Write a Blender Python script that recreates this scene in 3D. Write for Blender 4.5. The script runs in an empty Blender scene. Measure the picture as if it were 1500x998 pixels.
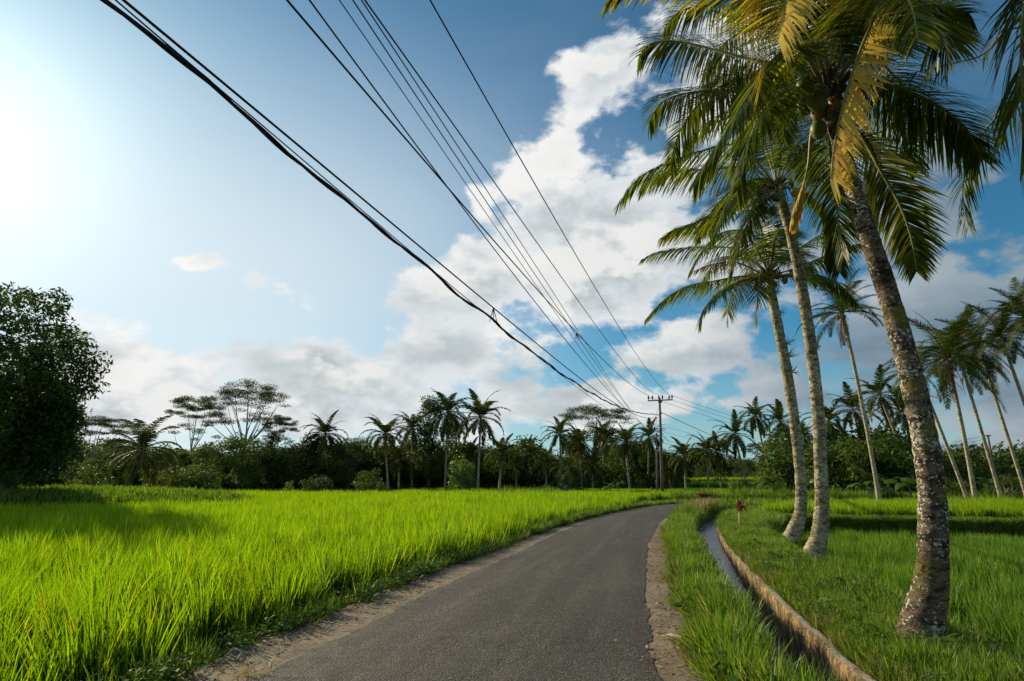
import bpy, math, random
import numpy as np
from mathutils import Vector, Matrix
C = bpy.context.scene.collection
PI = math.pi
rad = math.radians

# ------------------------------------------------------------------ camera, world, sun, exposure
F = 833.0; PITCH = math.atan(203 / F); CAMH = 1.65
SUN_AZ, SUN_EL = rad(-49), rad(24.5)
SUN = Vector((math.sin(SUN_AZ) * math.cos(SUN_EL), math.cos(SUN_AZ) * math.cos(SUN_EL), math.sin(SUN_EL)))
cd = bpy.data.cameras.new('camera'); cam = bpy.data.objects.new('camera', cd); C.objects.link(cam)
cd.sensor_width = 36; cd.lens = 36 * F / 1500; cd.clip_end = 3000; cd.clip_start = 0.05
cam.location = (0, 0, CAMH); cam.rotation_euler = (PI / 2 + PITCH, 0, 0)
bpy.context.scene.camera = cam
vs = bpy.context.scene.view_settings
vs.view_transform = 'Standard'; vs.look = 'None'; vs.gamma = 1; vs.exposure = 0.35
sc = bpy.context.scene
sc.render.engine = 'CYCLES'
sc.cycles.max_bounces = 6; sc.cycles.diffuse_bounces = 2; sc.cycles.transmission_bounces = 3
sc.cycles.transparent_max_bounces = 4; sc.cycles.sample_clamp_indirect = 4

def ray(u, v):
    """direction (forward component 1) of the photograph's pixel: used to place things at their real distance"""
    dx = (u - 750) / F; dz = -(v - 499) / F
    return Vector((dx, math.cos(PITCH) - dz * math.sin(PITCH), math.sin(PITCH) + dz * math.cos(PITCH)))
def P(u, v, t): return Vector((0, 0, CAMH)) + ray(u, v) * t
def G(u, v, z=0.0):
    r = ray(u, v); return Vector((0, 0, CAMH)) + r * ((z - CAMH) / r.z)
def pix(p):
    c, s = math.cos(PITCH), math.sin(PITCH); y = p[1]; z = p[2] - CAMH
    t = y * c + z * s; w = -y * s + z * c
    return 750 + F * p[0] / t, 499 - F * w / t, t

class NT:
    """tiny node helper"""
    def __init__(s, tree): s.t = tree; s.n = tree.nodes; s.l = tree.links
    def node(s, typ, **kw):
        n = s.n.new(typ)
        for k, v in kw.items(): setattr(n, k, v)
        return n
    def put(s, sock, v):
        if isinstance(v, bpy.types.NodeSocket): s.l.new(v, sock)
        elif v is not None:
            if isinstance(v, (tuple, list)) and len(v) == 3 and sock.type == 'RGBA': v = (*v, 1)
            sock.default_value = v
    def m(s, op, a, b=None, c=None, clamp=False):
        n = s.node('ShaderNodeMath', operation=op, use_clamp=clamp); s.put(n.inputs[0], a)
        if b is not None: s.put(n.inputs[1], b)
        if c is not None: s.put(n.inputs[2], c)
        return n.outputs[0]
    def v(s, op, a, b=None, sc=None):
        n = s.node('ShaderNodeVectorMath', operation=op); s.put(n.inputs[0], a)
        if b is not None: s.put(n.inputs[1], b)
        if sc is not None: s.put(n.inputs['Scale'], sc)
        return n.outputs['Value' if op in ('LENGTH', 'DOT_PRODUCT', 'DISTANCE') else 'Vector']
    def noise(s, vec, scale, detail=4, rough=.5, out='Fac', dist=0):
        n = s.node('ShaderNodeTexNoise'); s.put(n.inputs['Vector'], vec); n.inputs['Scale'].default_value = scale
        n.inputs['Detail'].default_value = detail; n.inputs['Roughness'].default_value = rough; n.inputs['Distortion'].default_value = dist
        return n.outputs[out]
    def vor(s, vec, scale, feature='F1', out='Distance', rnd=1):
        n = s.node('ShaderNodeTexVoronoi', feature=feature); s.put(n.inputs['Vector'], vec); n.inputs['Scale'].default_value = scale
        n.inputs['Randomness'].default_value = rnd
        return n.outputs[out]
    def mix(s, f, a, b):
        n = s.node('ShaderNodeMix', data_type='RGBA'); s.put(n.inputs[0], f); s.put(n.inputs[6], a); s.put(n.inputs[7], b)
        return n.outputs[2]
    def rng(s, x, a, b, c=0.0, d=1.0, smooth=True):
        n = s.node('ShaderNodeMapRange'); n.interpolation_type = 'SMOOTHSTEP' if smooth else 'LINEAR'; n.clamp = True
        s.put(n.inputs[0], x)
        for i, q in enumerate((a, b, c, d)): s.put(n.inputs[i + 1], q)
        return n.outputs[0]
    def scl(s, vec, xyz): return s.v('MULTIPLY', vec, xyz)
    def bump(s, h, strength=.5, dist=.02, normal=None):
        n = s.node('ShaderNodeBump'); n.inputs['Strength'].default_value = strength; n.inputs['Distance'].default_value = dist
        s.put(n.inputs['Height'], h)
        if normal is not None: s.put(n.inputs['Normal'], normal)
        return n.outputs[0]

# ---- sky: physical sky with broken cumulus in fixed directions
w = bpy.data.worlds.new('World'); sc.world = w; w.use_nodes = True
n = NT(w.node_tree); n.n.clear()
sky = n.node('ShaderNodeTexSky', sky_type='NISHITA'); sky.sun_disc = False
sky.sun_elevation = SUN_EL; sky.sun_rotation = SUN_AZ; sky.altitude = 100; sky.air_density = 1.0; sky.dust_density = .35; sky.ozone_density = 1.5
D = n.v('NORMALIZE', n.node('ShaderNodeTexCoord').outputs['Generated'])
warp = n.v('SCALE', n.v('SUBTRACT', n.noise(D, 3.2, 3, .55, 'Color'), (.5, .5, .5)), sc=.16)
Dw = n.v('ADD', D, warp)
def dirn(u, v): return ray(u, v).normalized()
BLOBS = [  # pixel direction, angular radii (photo pixels), weight
 (885,135,75,50,.95),(960,185,90,50,.95),(850,215,60,60,.8),(930,270,110,80,1.05),(800,265,55,45,.8),(860,330,130,70,1.05),(740,320,55,35,.75),(960,350,150,90,1.05),
 (690,400,50,45,.95),(620,440,62,38,.9),(730,425,110,55,1.05),(860,440,110,60,1.0),(700,500,80,45,1.0),
 (1010,520,110,45,.95),(960,560,110,35,.9),(800,560,60,45,.95),(720,560,95,55,.85),(640,540,70,40,.8),
 (1080,60,110,60,.9),(1020,110,70,45,.85),(1110,520,140,60,.95),(1060,570,150,45,.9),
 (1400,300,110,60,.9),(1290,240,110,60,.85),(1480,250,80,60,.85),(1200,350,140,60,.8),(1330,480,220,90,.95),(1480,430,120,80,.95),(1450,610,240,60,.95),
 (300,540,200,60,1.05),(480,545,170,65,1.05),(200,470,90,30,.8),(150,600,200,60,.9),(420,470,60,30,.55),(385,405,36,46,1.0),(440,455,60,26,.8),(290,364,70,16,.95),(560,580,140,45,.95),(230,500,120,40,.7),
 (355,302,18,10,.4),(880,600,200,40,.8),(1250,120,60,50,.6),(900,590,260,42,1.1),(1010,540,150,45,1.1),(760,570,120,50,1.05),(350,600,330,55,1.0),(650,610,220,50,.9),(480,510,120,30,.7),(330,500,120,30,.7),(60,640,160,50,.8)]
mask = None
for (u, v, ru, rv, wt) in BLOBS:
    c = dirn(u, v); k = ray(u, v).length
    q = n.v('MULTIPLY', n.v('SUBTRACT', Dw, tuple(c)), (F * k / ru * .8, F * k / ru * .8, F * k / rv * .8))
    b = n.m('MULTIPLY_ADD', n.v('DOT_PRODUCT', q, q), -.5 * wt, wt)
    mask = b if mask is None else n.m('SMOOTH_MAX', mask, b, .25)
# everywhere else the same kind of broken cloud goes on
ele = n.node('ShaderNodeSeparateXYZ'); n.l.new(D, ele.inputs[0]); X_, Y_, Z_ = ele.outputs
behind = n.rng(n.v('DOT_PRODUCT', D, (0, math.cos(PITCH), math.sin(PITCH))), .62, .3)
plane = n.v('DIVIDE', D, n.node('ShaderNodeCombineXYZ').outputs[0])
big = n.noise(n.scl(D, (1, 1, 2.0)), 2.1, 2, .5)
mask = n.m('MAXIMUM', n.m('MINIMUM', mask, 1.05), n.m('MULTIPLY', behind, n.rng(big, .38, .62)))
def dens(vec, det=9):
    s = n.scl(vec, (1, 1, 1.7))
    f = n.noise(s, 5.5, det, .60)
    g = n.vor(n.v('ADD', s, n.v('SCALE', n.noise(s, 9, 2, .5, 'Color'), sc=.08)), 12, 'SMOOTH_F1')
    return n.m('MULTIPLY_ADD', g, -.32, n.m('MULTIPLY', f, 2.1))
d0 = dens(D)
sunstep = Vector(SUN) * .05 + Vector((0, 0, .035))
d1 = dens(n.v('ADD', D, tuple(sunstep)), 5)
holes = n.rng(n.noise(n.v('ADD', n.scl(D, (1, 1, 1.4)), (1.7, .4, 2.2)), 5.0, 4, .55), .50, .66)
cover = n.m('SUBTRACT', n.m('ADD', n.m('MULTIPLY', mask, 1.09), n.m('SUBTRACT', d0, 1.55)), n.m('MULTIPLY', holes, .30))
alpha = n.rng(cover, -.02, .25)
thick = n.rng(cover, .12, .75)
lit = n.rng(n.m('SUBTRACT', d0, d1), -.10, .24)
sd = n.v('DOT_PRODUCT', D, tuple(SUN))
low = n.rng(Z_, .02, .42)
ccol = n.mix(thick, (7.9, 8.2, 8.4), (4.4, 5.0, 5.35))
ccol = n.mix(n.m('MULTIPLY', lit, .75), ccol, (9.6, 9.5, 9.2))
dark = n.m('MULTIPLY', n.rng(X_, .20, .50), n.rng(Z_, .78, .38))          # the bank in the east, away from the sun, is a darker rain-grey
ccol = n.mix(n.m('MULTIPLY', dark, n.rng(n.noise(n.scl(D, (1, 1, 4)), 2.6, 4, .5), .3, .7, 1.0, .62)), ccol, (1.55, 2.4, 3.15))
lowshade = n.m('MULTIPLY', n.rng(n.noise(n.scl(D, (1, 1, 3.0)), 4.2, 4, .5), .44, .64), n.rng(Z_, .40, .12))
ccol = n.mix(n.m('MULTIPLY', lowshade, .75), ccol, (4.3, 5.0, 5.2))
thin = n.m('MULTIPLY', n.rng(n.noise(n.v('ADD', n.scl(D, (1, 1, 3)), (3, 1, 0)), 1.6, 5, .55), .45, .78), .12)
# hazy air round the sun
glow = n.m('ADD', n.m('MULTIPLY', n.m('POWER', n.m('MAXIMUM', sd, 0), 16), 0.7), n.m('MULTIPLY', n.m('POWER', n.m('MAXIMUM', sd, 0), 70), 4.0))
base = n.v('MULTIPLY', sky.outputs[0], (.335, .875, 1.01))
base = n.mix(thin, base, (5.5, 6.0, 6.4))
hor = n.rng(Z_, .25, .0)
base = n.mix(n.m('MULTIPLY', hor, .5), base, (5.2, 5.8, 6.2))
whit = n.m('MULTIPLY', n.rng(sd, .50, .98), n.rng(Z_, .80, .30))
base = n.mix(n.m('MULTIPLY', whit, .85), base, (7.6, 8.5, 8.9))
col = n.mix(alpha, base, ccol)
col = n.v('ADD', col, n.v('SCALE', (1.0, .98, .93), sc=glow))
bg = n.node('ShaderNodeBackground'); n.put(bg.inputs['Color'], col); bg.inputs['Strength'].default_value = .078
n.l.new(bg.outputs[0], n.node('ShaderNodeOutputWorld').inputs[0])
w.cycles.sampling_method = 'MANUAL'; w.cycles.sample_map_resolution = 512

sl = bpy.data.lights.new('sun', 'SUN'); sl.energy = 5.0; sl.angle = rad(.55); sl.color = (1, .83, .53)
so = bpy.data.objects.new('sun', sl); C.objects.link(so); so.rotation_euler = Vector(SUN).to_track_quat('Z', 'Y').to_euler(); so.location = (-20, 20, 30)

# ------------------------------------------------------------------ materials
def mat(name):
    m = bpy.data.materials.new(name); m.use_nodes = True
    t = NT(m.node_tree); b = t.n['Principled BSDF']; b.inputs['Specular IOR Level'].default_value = .3
    return m, t, b
def leafmat(name, ca, cb, cc=None, trans=.45, rough=.45, tcol=None, spec=.35):
    """leaf colours ca..cb by the mesh's own tint (cc where tint is above 1), light shining through"""
    m, t, b = mat(name)
    at = t.node('ShaderNodeAttribute', attribute_name='tint').outputs['Fac']
    oi = t.node('ShaderNodeObjectInfo').outputs['Random']
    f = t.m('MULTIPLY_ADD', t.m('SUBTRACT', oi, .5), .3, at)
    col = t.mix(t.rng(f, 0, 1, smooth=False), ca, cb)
    if cc: col = t.mix(t.rng(at, 1.02, 2.0, smooth=False), col, cc)
    t.put(b.inputs['Base Color'], col); b.inputs['Roughness'].default_value = rough; b.inputs['Specular IOR Level'].default_value = spec
    tr = t.node('ShaderNodeBsdfTranslucent')
    tc = t.v('MULTIPLY', col, tcol or (1.25, 1.25, .6)); t.put(tr.inputs[0], tc)
    mx = t.node('ShaderNodeMixShader'); mx.inputs[0].default_value = trans
    t.l.new(b.outputs[0], mx.inputs[1]); t.l.new(tr.outputs[0], mx.inputs[2])
    t.l.new(mx.outputs[0], t.n['Material Output'].inputs[0])
    return m
def plain(name, col, col2=None, rough=.7, scale=8, bump=.2, metal=0, coord='Object', spec=.3):
    m, t, b = mat(name)
    tc = t.node('ShaderNodeTexCoord').outputs[coord]
    f = t.noise(tc, scale, 6, .6)
    t.put(b.inputs['Base Color'], t.mix(t.rng(f, .35, .65), col, col2 or tuple(c * .6 for c in col)))
    b.inputs['Roughness'].default_value = rough; b.inputs['Metallic'].default_value = metal; b.inputs['Specular IOR Level'].default_value = spec
    if bump: t.put(b.inputs['Normal'], t.bump(t.noise(tc, scale * 4, 5, .6), bump, .02))
    return m
M = {}
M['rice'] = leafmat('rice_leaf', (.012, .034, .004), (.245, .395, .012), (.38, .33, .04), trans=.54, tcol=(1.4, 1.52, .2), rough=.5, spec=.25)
M['rice_cool'] = leafmat('rice_leaf_cool', (.012, .045, .008), (.150, .300, .034), (.30, .29, .05), trans=.46, tcol=(1.25, 1.25, .4), spec=.3)
M['grass'] = leafmat('grass_blade', (.012, .038, .007), (.185, .310, .034), (.34, .28, .11), trans=.46, tcol=(1.3, 1.35, .4))
M['drygrass'] = leafmat('dry_grass', (.16, .10, .04), (.30, .24, .10), (.34, .30, .14), trans=.35)
M['weed'] = leafmat('weed_leaf', (.045, .090, .020), (.10, .17, .03), (.25, .20, .04), trans=.4, rough=.6, spec=.12)
M['frond'] = leafmat('palm_leaflet', (.022, .044, .008), (.145, .200, .020), (.36, .26, .035), trans=.48, rough=.42, tcol=(1.6, 1.4, .35), spec=.4)
M['frond_yellow'] = leafmat('palm_leaflet_yellow', (.50, .42, .08), (.62, .48, .10), (.58, .30, .06), trans=.35, rough=.5, tcol=(1.2, 1.1, .5), spec=.4)
M['frond_dead'] = leafmat('palm_leaflet_dead', (.12, .065, .035), (.22, .13, .06), (.3, .2, .1), trans=.25, rough=.7)
M['midrib'] = plain('palm_midrib', (.16, .17, .05), (.24, .22, .08), .45, 3, .1)
M['frond_far'] = leafmat('palm_leaflet_far', (.034, .056, .015), (.080, .105, .020), (.30, .22, .045), trans=.22, rough=.7, tcol=(1.3, 1.3, .4), spec=.06)
M['leaf_dark'] = leafmat('tree_leaf_dark', (.022, .044, .013), (.080, .125, .026), (.14, .19, .03), trans=.34, rough=.6, spec=.12)
M['leaf_mid'] = leafmat('tree_leaf_mid', (.034, .064, .018), (.110, .165, .032), (.16, .20, .04), trans=.38, rough=.6, spec=.12)
M['leaf_bright'] = leafmat('tree_leaf_bright', (.07, .13, .02), (.14, .24, .03), (.2, .3, .04), trans=.45)
M['leaf_grey'] = leafmat('tree_leaf_feathery', (.030, .052, .018), (.070, .105, .032), trans=.3, rough=.7, spec=.06)
M['banana'] = leafmat('banana_leaf', (.05, .10, .025), (.09, .17, .035), (.30, .24, .06), trans=.4, rough=.35, spec=.5)
M['red_leaf'] = leafmat('red_leaf', (.12, .035, .022), (.24, .075, .035), (.30, .16, .04), trans=.4)
M['bark'] = plain('bark', (.15, .125, .095), (.07, .055, .04), .9, 6, .6)
M['bark_pale'] = plain('bark_pale', (.30, .27, .22), (.16, .14, .11), .9, 5, .5)

def trunk_mat(name, dark, light, lichen, amount, ringscale=9.0):
    m, t, b = mat(name)
    tc = t.node('ShaderNodeTexCoord').outputs['Object']
    stretch = t.scl(tc, (1, 1, 2.4))
    f = t.noise(stretch, 4.5, 7, .68)
    col = t.mix(t.rng(f, .40, .60), dark, light)
    fine = t.noise(t.scl(tc, (1, 1, 2.0)), 26, 5, .65)
    col = t.mix(t.rng(fine, .48, .66, 0, .65), col, tuple(c * .35 for c in dark))
    cell = t.noise(t.scl(tc, (1, 1, 1.2)), 26 if ringscale == 3.0 else 17, 6, .6, dist=.4)
    big = t.noise(tc, 1.7, 3, .5)
    lm = t.rng(t.m('ADD', cell, t.m('MULTIPLY', big, .5)), .86 - amount, .91 - amount)
    col = t.mix(t.m('MULTIPLY', lm, .85), col, lichen)
    mm = t.rng(t.m('ADD', t.noise(t.v('ADD', tc, (4, 2, 1)), 3.0, 6, .65), t.m('MULTIPLY', t.noise(tc, 30, 2), .25)), .64, .76)
    col = t.mix(t.m('MULTIPLY', mm, .8), col, (.17, .15, .025))
    t.put(b.inputs['Base Color'], col); b.inputs['Roughness'].default_value = .92; b.inputs['Specular IOR Level'].default_value = .15
    sz = t.node('ShaderNodeSeparateXYZ'); t.l.new(tc, sz.inputs[0])
    rings = t.m('SINE', t.m('ADD', t.m('MULTIPLY', sz.outputs[2], 2 * PI * ringscale), t.m('MULTIPLY', t.noise(tc, 3, 3), 9)))
    h = t.m('ADD', t.m('MULTIPLY', fine, 1.2), t.m('MULTIPLY_ADD', rings, .12, t.m('MULTIPLY', lm, .3)))
    t.put(b.inputs['Normal'], t.bump(h, .9, .03))
    return m
M['trunk_a'] = trunk_mat('coconut_bark_lichened', (.034, .024, .018), (.19, .145, .10), (.60, .59, .50), .07, 3.0)
M['trunk_b'] = trunk_mat('coconut_bark_pale', (.13, .105, .065), (.50, .44, .30), (.62, .60, .46), .075, 6)
M['trunk_far'] = trunk_mat('coconut_bark_far', (.30, .25, .17), (.56, .50, .37), (.6, .57, .45), .02, 5)
M['fibre'] = plain('palm_fibre', (.10, .06, .035), (.05, .03, .02), .95, 20, .8)
M['nut'] = plain('green_coconut', (.075, .095, .015), (.13, .13, .02), .5, 4, .05, spec=.4)
M['nut_orange'] = plain('ripe_coconut', (.30, .14, .025), (.20, .11, .03), .5, 5, .05)

def asphalt():
    m, t, b = mat('asphalt')
    tc = t.node('ShaderNodeTexCoord').outputs['Object']
    f1 = t.noise(tc, .55, 5, .6); f2 = t.noise(tc, 5, 6, .7); f3 = t.noise(tc, 90, 3, .7)
    col = t.mix(t.rng(f1, .35, .65), (.034, .0325, .032), (.058, .055, .053))
    col = t.mix(t.rng(f2, .45, .70, 0, .45), col, (.070, .066, .062))
    rot_ = t.node('ShaderNodeVectorRotate'); rot_.rotation_type = 'Z_AXIS'; t.put(rot_.inputs['Vector'], tc); rot_.inputs['Angle'].default_value = .26
    tr_ = t.noise(t.scl(rot_.outputs[0], (1.5, .10, 1)), 1.6, 4, .6)
    col = t.mix(t.rng(tr_, .48, .66, 0, .8), col, (.085, .080, .073))
    col = t.mix(t.rng(tr_, .50, .36, 0, .7), col, (.028, .027, .026))
    ag = t.vor(tc, 62, 'F1', 'Color'); agr = t.node('ShaderNodeSeparateColor'); t.l.new(ag, agr.inputs[0])
    col = t.mix(t.rng(agr.outputs[0], .74, .98, 0, .5), col, (.17, .155, .135))
    col = t.mix(t.rng(agr.outputs[1], .5, .95, 0, .9), col, (.012, .012, .012))
    # alligator-cracked patch and hairline cracks
    wv = t.v('ADD', tc, t.v('SCALE', t.noise(tc, 3, 3, .6, 'Color'), sc=.5))
    cr = t.vor(wv, 5.5, 'DISTANCE_TO_EDGE')
    patch = t.rng(t.noise(t.v('ADD', tc, (5.3, 1.2, 0)), .75, 3, .6), .53, .60)
    crack = t.m('MULTIPLY', t.rng(cr, .045, .0), patch)
    wv2 = t.v('ADD', tc, t.v('SCALE', t.noise(tc, 1.2, 4, .6, 'Color'), sc=1.4))
    cr2 = t.m('MULTIPLY', t.rng(t.vor(t.scl(wv2, (1, .45, 1)), .55, 'DISTANCE_TO_EDGE'), .012, 0), t.rng(f1, .4, .55))
    crack = t.m('MAXIMUM', crack, t.m('MULTIPLY', cr2, .7))
    col = t.mix(t.m('MULTIPLY', crack, .95), col, (.016, .015, .015))
    t.put(b.inputs['Base Color'], col); b.inputs['Specular IOR Level'].default_value = .35
    t.put(b.inputs['Roughness'], t.rng(f2, .3, .7, .72, .92))
    h = t.m('SUBTRACT', t.m('ADD', t.m('MULTIPLY', f3, .55), t.m('MULTIPLY', t.vor(tc, 62), -.9)), crack)
    t.put(b.inputs['Normal'], t.bump(h, .7, .014, t.bump(f2, .25, .03)))
    return m
M['asphalt'] = asphalt()
def concrete(name, a, b_, stain, rough=.9, sc_=1.0):
    m, t, b = mat(name)
    tc = t.node('ShaderNodeTexCoord').outputs['Object']
    f1 = t.noise(tc, 1.3 * sc_, 6, .65); f2 = t.noise(tc, 14 * sc_, 6, .7); f3 = t.noise(tc, 120, 2, .6)
    col = t.mix(t.rng(f1, .38, .62), a, b_)
    col = t.mix(t.rng(f2, .48, .68, 0, .7), col, stain)
    col = t.mix(t.rng(f3, .55, .75, 0, .4), col, tuple(min(1, c * 1.6) for c in b_))
    col = t.mix(t.rng(t.noise(t.v('ADD', tc, (2, 7, 0)), 3.2, 5, .65), .58, .66, 0, .7), col, (.06, .055, .03))
    t.put(b.inputs['Base Color'], col); b.inputs['Roughness'].default_value = rough; b.inputs['Specular IOR Level'].default_value = .2
    cr = t.vor(t.v('ADD', tc, t.v('SCALE', t.noise(tc, 4, 3, .6, 'Color'), sc=.4)), 2.2, 'DISTANCE_TO_EDGE')
    t.put(b.inputs['Normal'], t.bump(t.m('SUBTRACT', t.m('ADD', f2, t.m('MULTIPLY', f3, .6)), t.rng(cr, .02, 0, 0, .6)), .7, .02))
    return m
M['shoulder'] = concrete('shoulder_concrete', (.165, .135, .10), (.26, .215, .16), (.09, .075, .055))
def wallmat():
    m, t, b = mat('channel_wall_render')
    tc = t.node('ShaderNodeTexCoord').outputs['Object']
    st = t.scl(tc, (1.3, 1.3, .8))
    drip = t.noise(st, 4.0, 7, .72)
    col = t.mix(t.rng(t.noise(tc, 6, 5, .6), .35, .65), (.42, .26, .11), (.30, .20, .10))
    col = t.mix(t.rng(drip, .42, .53, 0, .9), col, (.075, .062, .042))
    col = t.mix(t.rng(t.noise(tc, 3.1, 5, .6), .56, .68, 0, .8), col, (.10, .105, .03))
    t.put(b.inputs['Base Color'], col); b.inputs['Roughness'].default_value = .95
    t.put(b.inputs['Normal'], t.bump(t.noise(tc, 18, 6, .7), .9, .03))
    return m
M['channel_wall'] = wallmat()
M['wall_top'] = concrete('channel_wall_cap', (.24, .21, .17), (.36, .32, .25), (.11, .095, .07), sc_=2)
def soil(name, a, b_, c):
    m, t, b = mat(name)
    tc = t.node('ShaderNodeTexCoord').outputs['Object']
    col = t.mix(t.rng(t.noise(tc, 1.1, 5, .6), .4, .6), a, b_)
    col = t.mix(t.rng(t.noise(tc, 7, 5, .7), .5, .65), col, c)
    t.put(b.inputs['Base Color'], col); b.inputs['Roughness'].default_value = .97
    t.put(b.inputs['Normal'], t.bump(t.noise(tc, 16, 6, .7), .8, .04))
    return m
M['mud'] = soil('paddy_mud', (.035, .032, .018), (.055, .06, .02), (.04, .055, .015))
M['meadow'] = soil('meadow_ground', (.055, .095, .018), (.085, .13, .022), (.06, .065, .022))
M['earth'] = soil('bank_earth', (.06, .06, .022), (.10, .085, .045), (.05, .08, .018))
def watermat():
    m, t, b = mat('channel_water')
    tc = t.node('ShaderNodeTexCoord').outputs['Object']
    b.inputs['Base Color'].default_value = (.16, .18, .17, 1); b.inputs['Roughness'].default_value = .12; b.inputs['Specular IOR Level'].default_value = 1.0; b.inputs['IOR'].default_value = 1.5
    wn = t.noise(t.scl(tc, (1.6, .8, 1)), 9, 5, .65)
    t.put(b.inputs['Base Color'], t.mix(t.rng(wn, .40, .68), (.20, .23, .23), (.42, .46, .48)))  # pale mottling: reflected sky painted into the base colour, with some foam
    t.put(b.inputs['Normal'], t.bump(wn, .5, .05))
    return m
M['water'] = watermat()
M['pole'] = plain('weathered_pole', (.20, .17, .14), (.12, .10, .085), .8, 5, .2)
M['galv'] = plain('galvanised_steel', (.34, .34, .33), (.25, .24, .22), .6, 9, .1, .3)
M['rust'] = plain('rusty_bracket', (.22, .12, .07), (.12, .08, .05), .8, 9, .2)
M['insulator'] = plain('brown_porcelain', (.035, .022, .016), (.05, .03, .02), .25, 5, 0, spec=.6)
M['cable'] = plain('black_cable', (.012, .012, .013), (.02, .02, .02), .65, 5, 0)
M['barrow'] = plain('red_paint', (.17, .03, .022), (.11, .025, .02), .55, 7, .15)
M['rubber'] = plain('rubber', (.02, .02, .02), (.03, .03, .03), .8, 5, 0)
M['blue'] = plain('blue_plastic', (.05, .22, .36), (.04, .17, .30), .5, 6, .05)
M['white'] = plain('white_paint', (.6, .6, .56), (.4, .4, .36), .7, 12, .1)
M['red_box'] = plain('red_sign_paint', (.5, .05, .05), (.4, .04, .04), .5, 8, 0)
M['wood'] = plain('dead_wood', (.14, .11, .085), (.07, .055, .04), .9, 7, .5)
M['husk'] = plain('dry_husk', (.62, .50, .36), (.42, .31, .2), .8, 9, .3)
M['litter'] = leafmat('dead_leaf', (.16, .09, .045), (.34, .24, .12), (.45, .36, .22), trans=.1, rough=.8)

# ------------------------------------------------------------------ mesh helpers
def link(o, parent=None):
    C.objects.link(o)
    if parent is not None: o.parent = parent
    return o
def obj(name, me, m=None, parent=None, loc=None):
    o = bpy.data.objects.new(name, me)
    if m is not None and len(me.materials) == 0: me.materials.append(m)
    if loc is not None: o.location = loc
    return link(o, parent)
def tag(o, label=None, cat=None, group=None, kind=None):
    if label: o['label'] = label
    if cat: o['category'] = cat
    if group: o['group'] = group
    if kind: o['kind'] = kind
    return o
def empty(name, loc=(0, 0, 0), rz=0):
    o = bpy.data.objects.new(name, None); o.location = loc; o.rotation_euler.z = rz; o.empty_display_size = .3
    return link(o)
def npmesh(name, V, Fq, tint=None, smooth=False):
    """V [n,3], Fq [m,k] faces of one size"""
    V = np.asarray(V, dtype=np.float32); Fq = np.asarray(Fq, dtype=np.int32)
    me = bpy.data.meshes.new(name); k = Fq.shape[1]
    me.vertices.add(len(V)); me.vertices.foreach_set('co', V.ravel())
    me.loops.add(Fq.size); me.loops.foreach_set('vertex_index', Fq.ravel())
    me.polygons.add(len(Fq)); me.polygons.foreach_set('loop_start', np.arange(0, Fq.size, k, dtype=np.int32))
    me.polygons.foreach_set('loop_total', np.full(len(Fq), k, dtype=np.int32))
    if smooth: me.polygons.foreach_set('use_smooth', np.ones(len(Fq), dtype=bool))
    me.update(calc_edges=True)
    if tint is not None:
        a = me.attributes.new('tint', 'FLOAT', 'POINT'); a.data.foreach_set('value', np.asarray(tint, dtype=np.float32))
    return me
def nrm(a): return a / np.maximum(np.linalg.norm(a, axis=-1, keepdims=True), 1e-9)
def ribbons(b, d, L, W, droop, wd, S, prof, tint, wind=None, twist=0):
    """N tapered strips: base b, direction d, length L, width W, bending down by droop per segment"""
    N = len(b); p = b.copy(); d = nrm(d); pts = [p.copy()]; dirs = [d.copy()]
    for k in range(S):
        p = p + d * (L / S)[:, None]; pts.append(p.copy())
        d = d + np.array([0, 0, -1.0]) * droop[:, None]
        if wind is not None: d = d + wind
        d = nrm(d); dirs.append(d.copy())
    V = np.zeros((N, S + 1, 2, 3), dtype=np.float32)
    for k in range(S + 1):
        wv = wd - dirs[k] * np.sum(wd * dirs[k], axis=1, keepdims=True); wv = nrm(wv)
        hw = (W * prof[k] * .5)[:, None]
        V[:, k, 0] = pts[k] - wv * hw; V[:, k, 1] = pts[k] + wv * hw
    idx = np.arange(N * (S + 1) * 2).reshape(N, S + 1, 2)
    Fq = np.stack([idx[:, :-1, 0], idx[:, :-1, 1], idx[:, 1:, 1], idx[:, 1:, 0]], -1).reshape(-1, 4)
    T = np.repeat(tint, (S + 1) * 2)
    return V.reshape(-1, 3), Fq, T
def join(parts):
    Vs, Fs, Ts, o = [], [], [], 0
    for V, Fq, T in parts:
        Vs.append(V); Fs.append(Fq + o); Ts.append(T); o += len(V)
    return np.concatenate(Vs), np.concatenate(Fs), np.concatenate(Ts)
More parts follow.
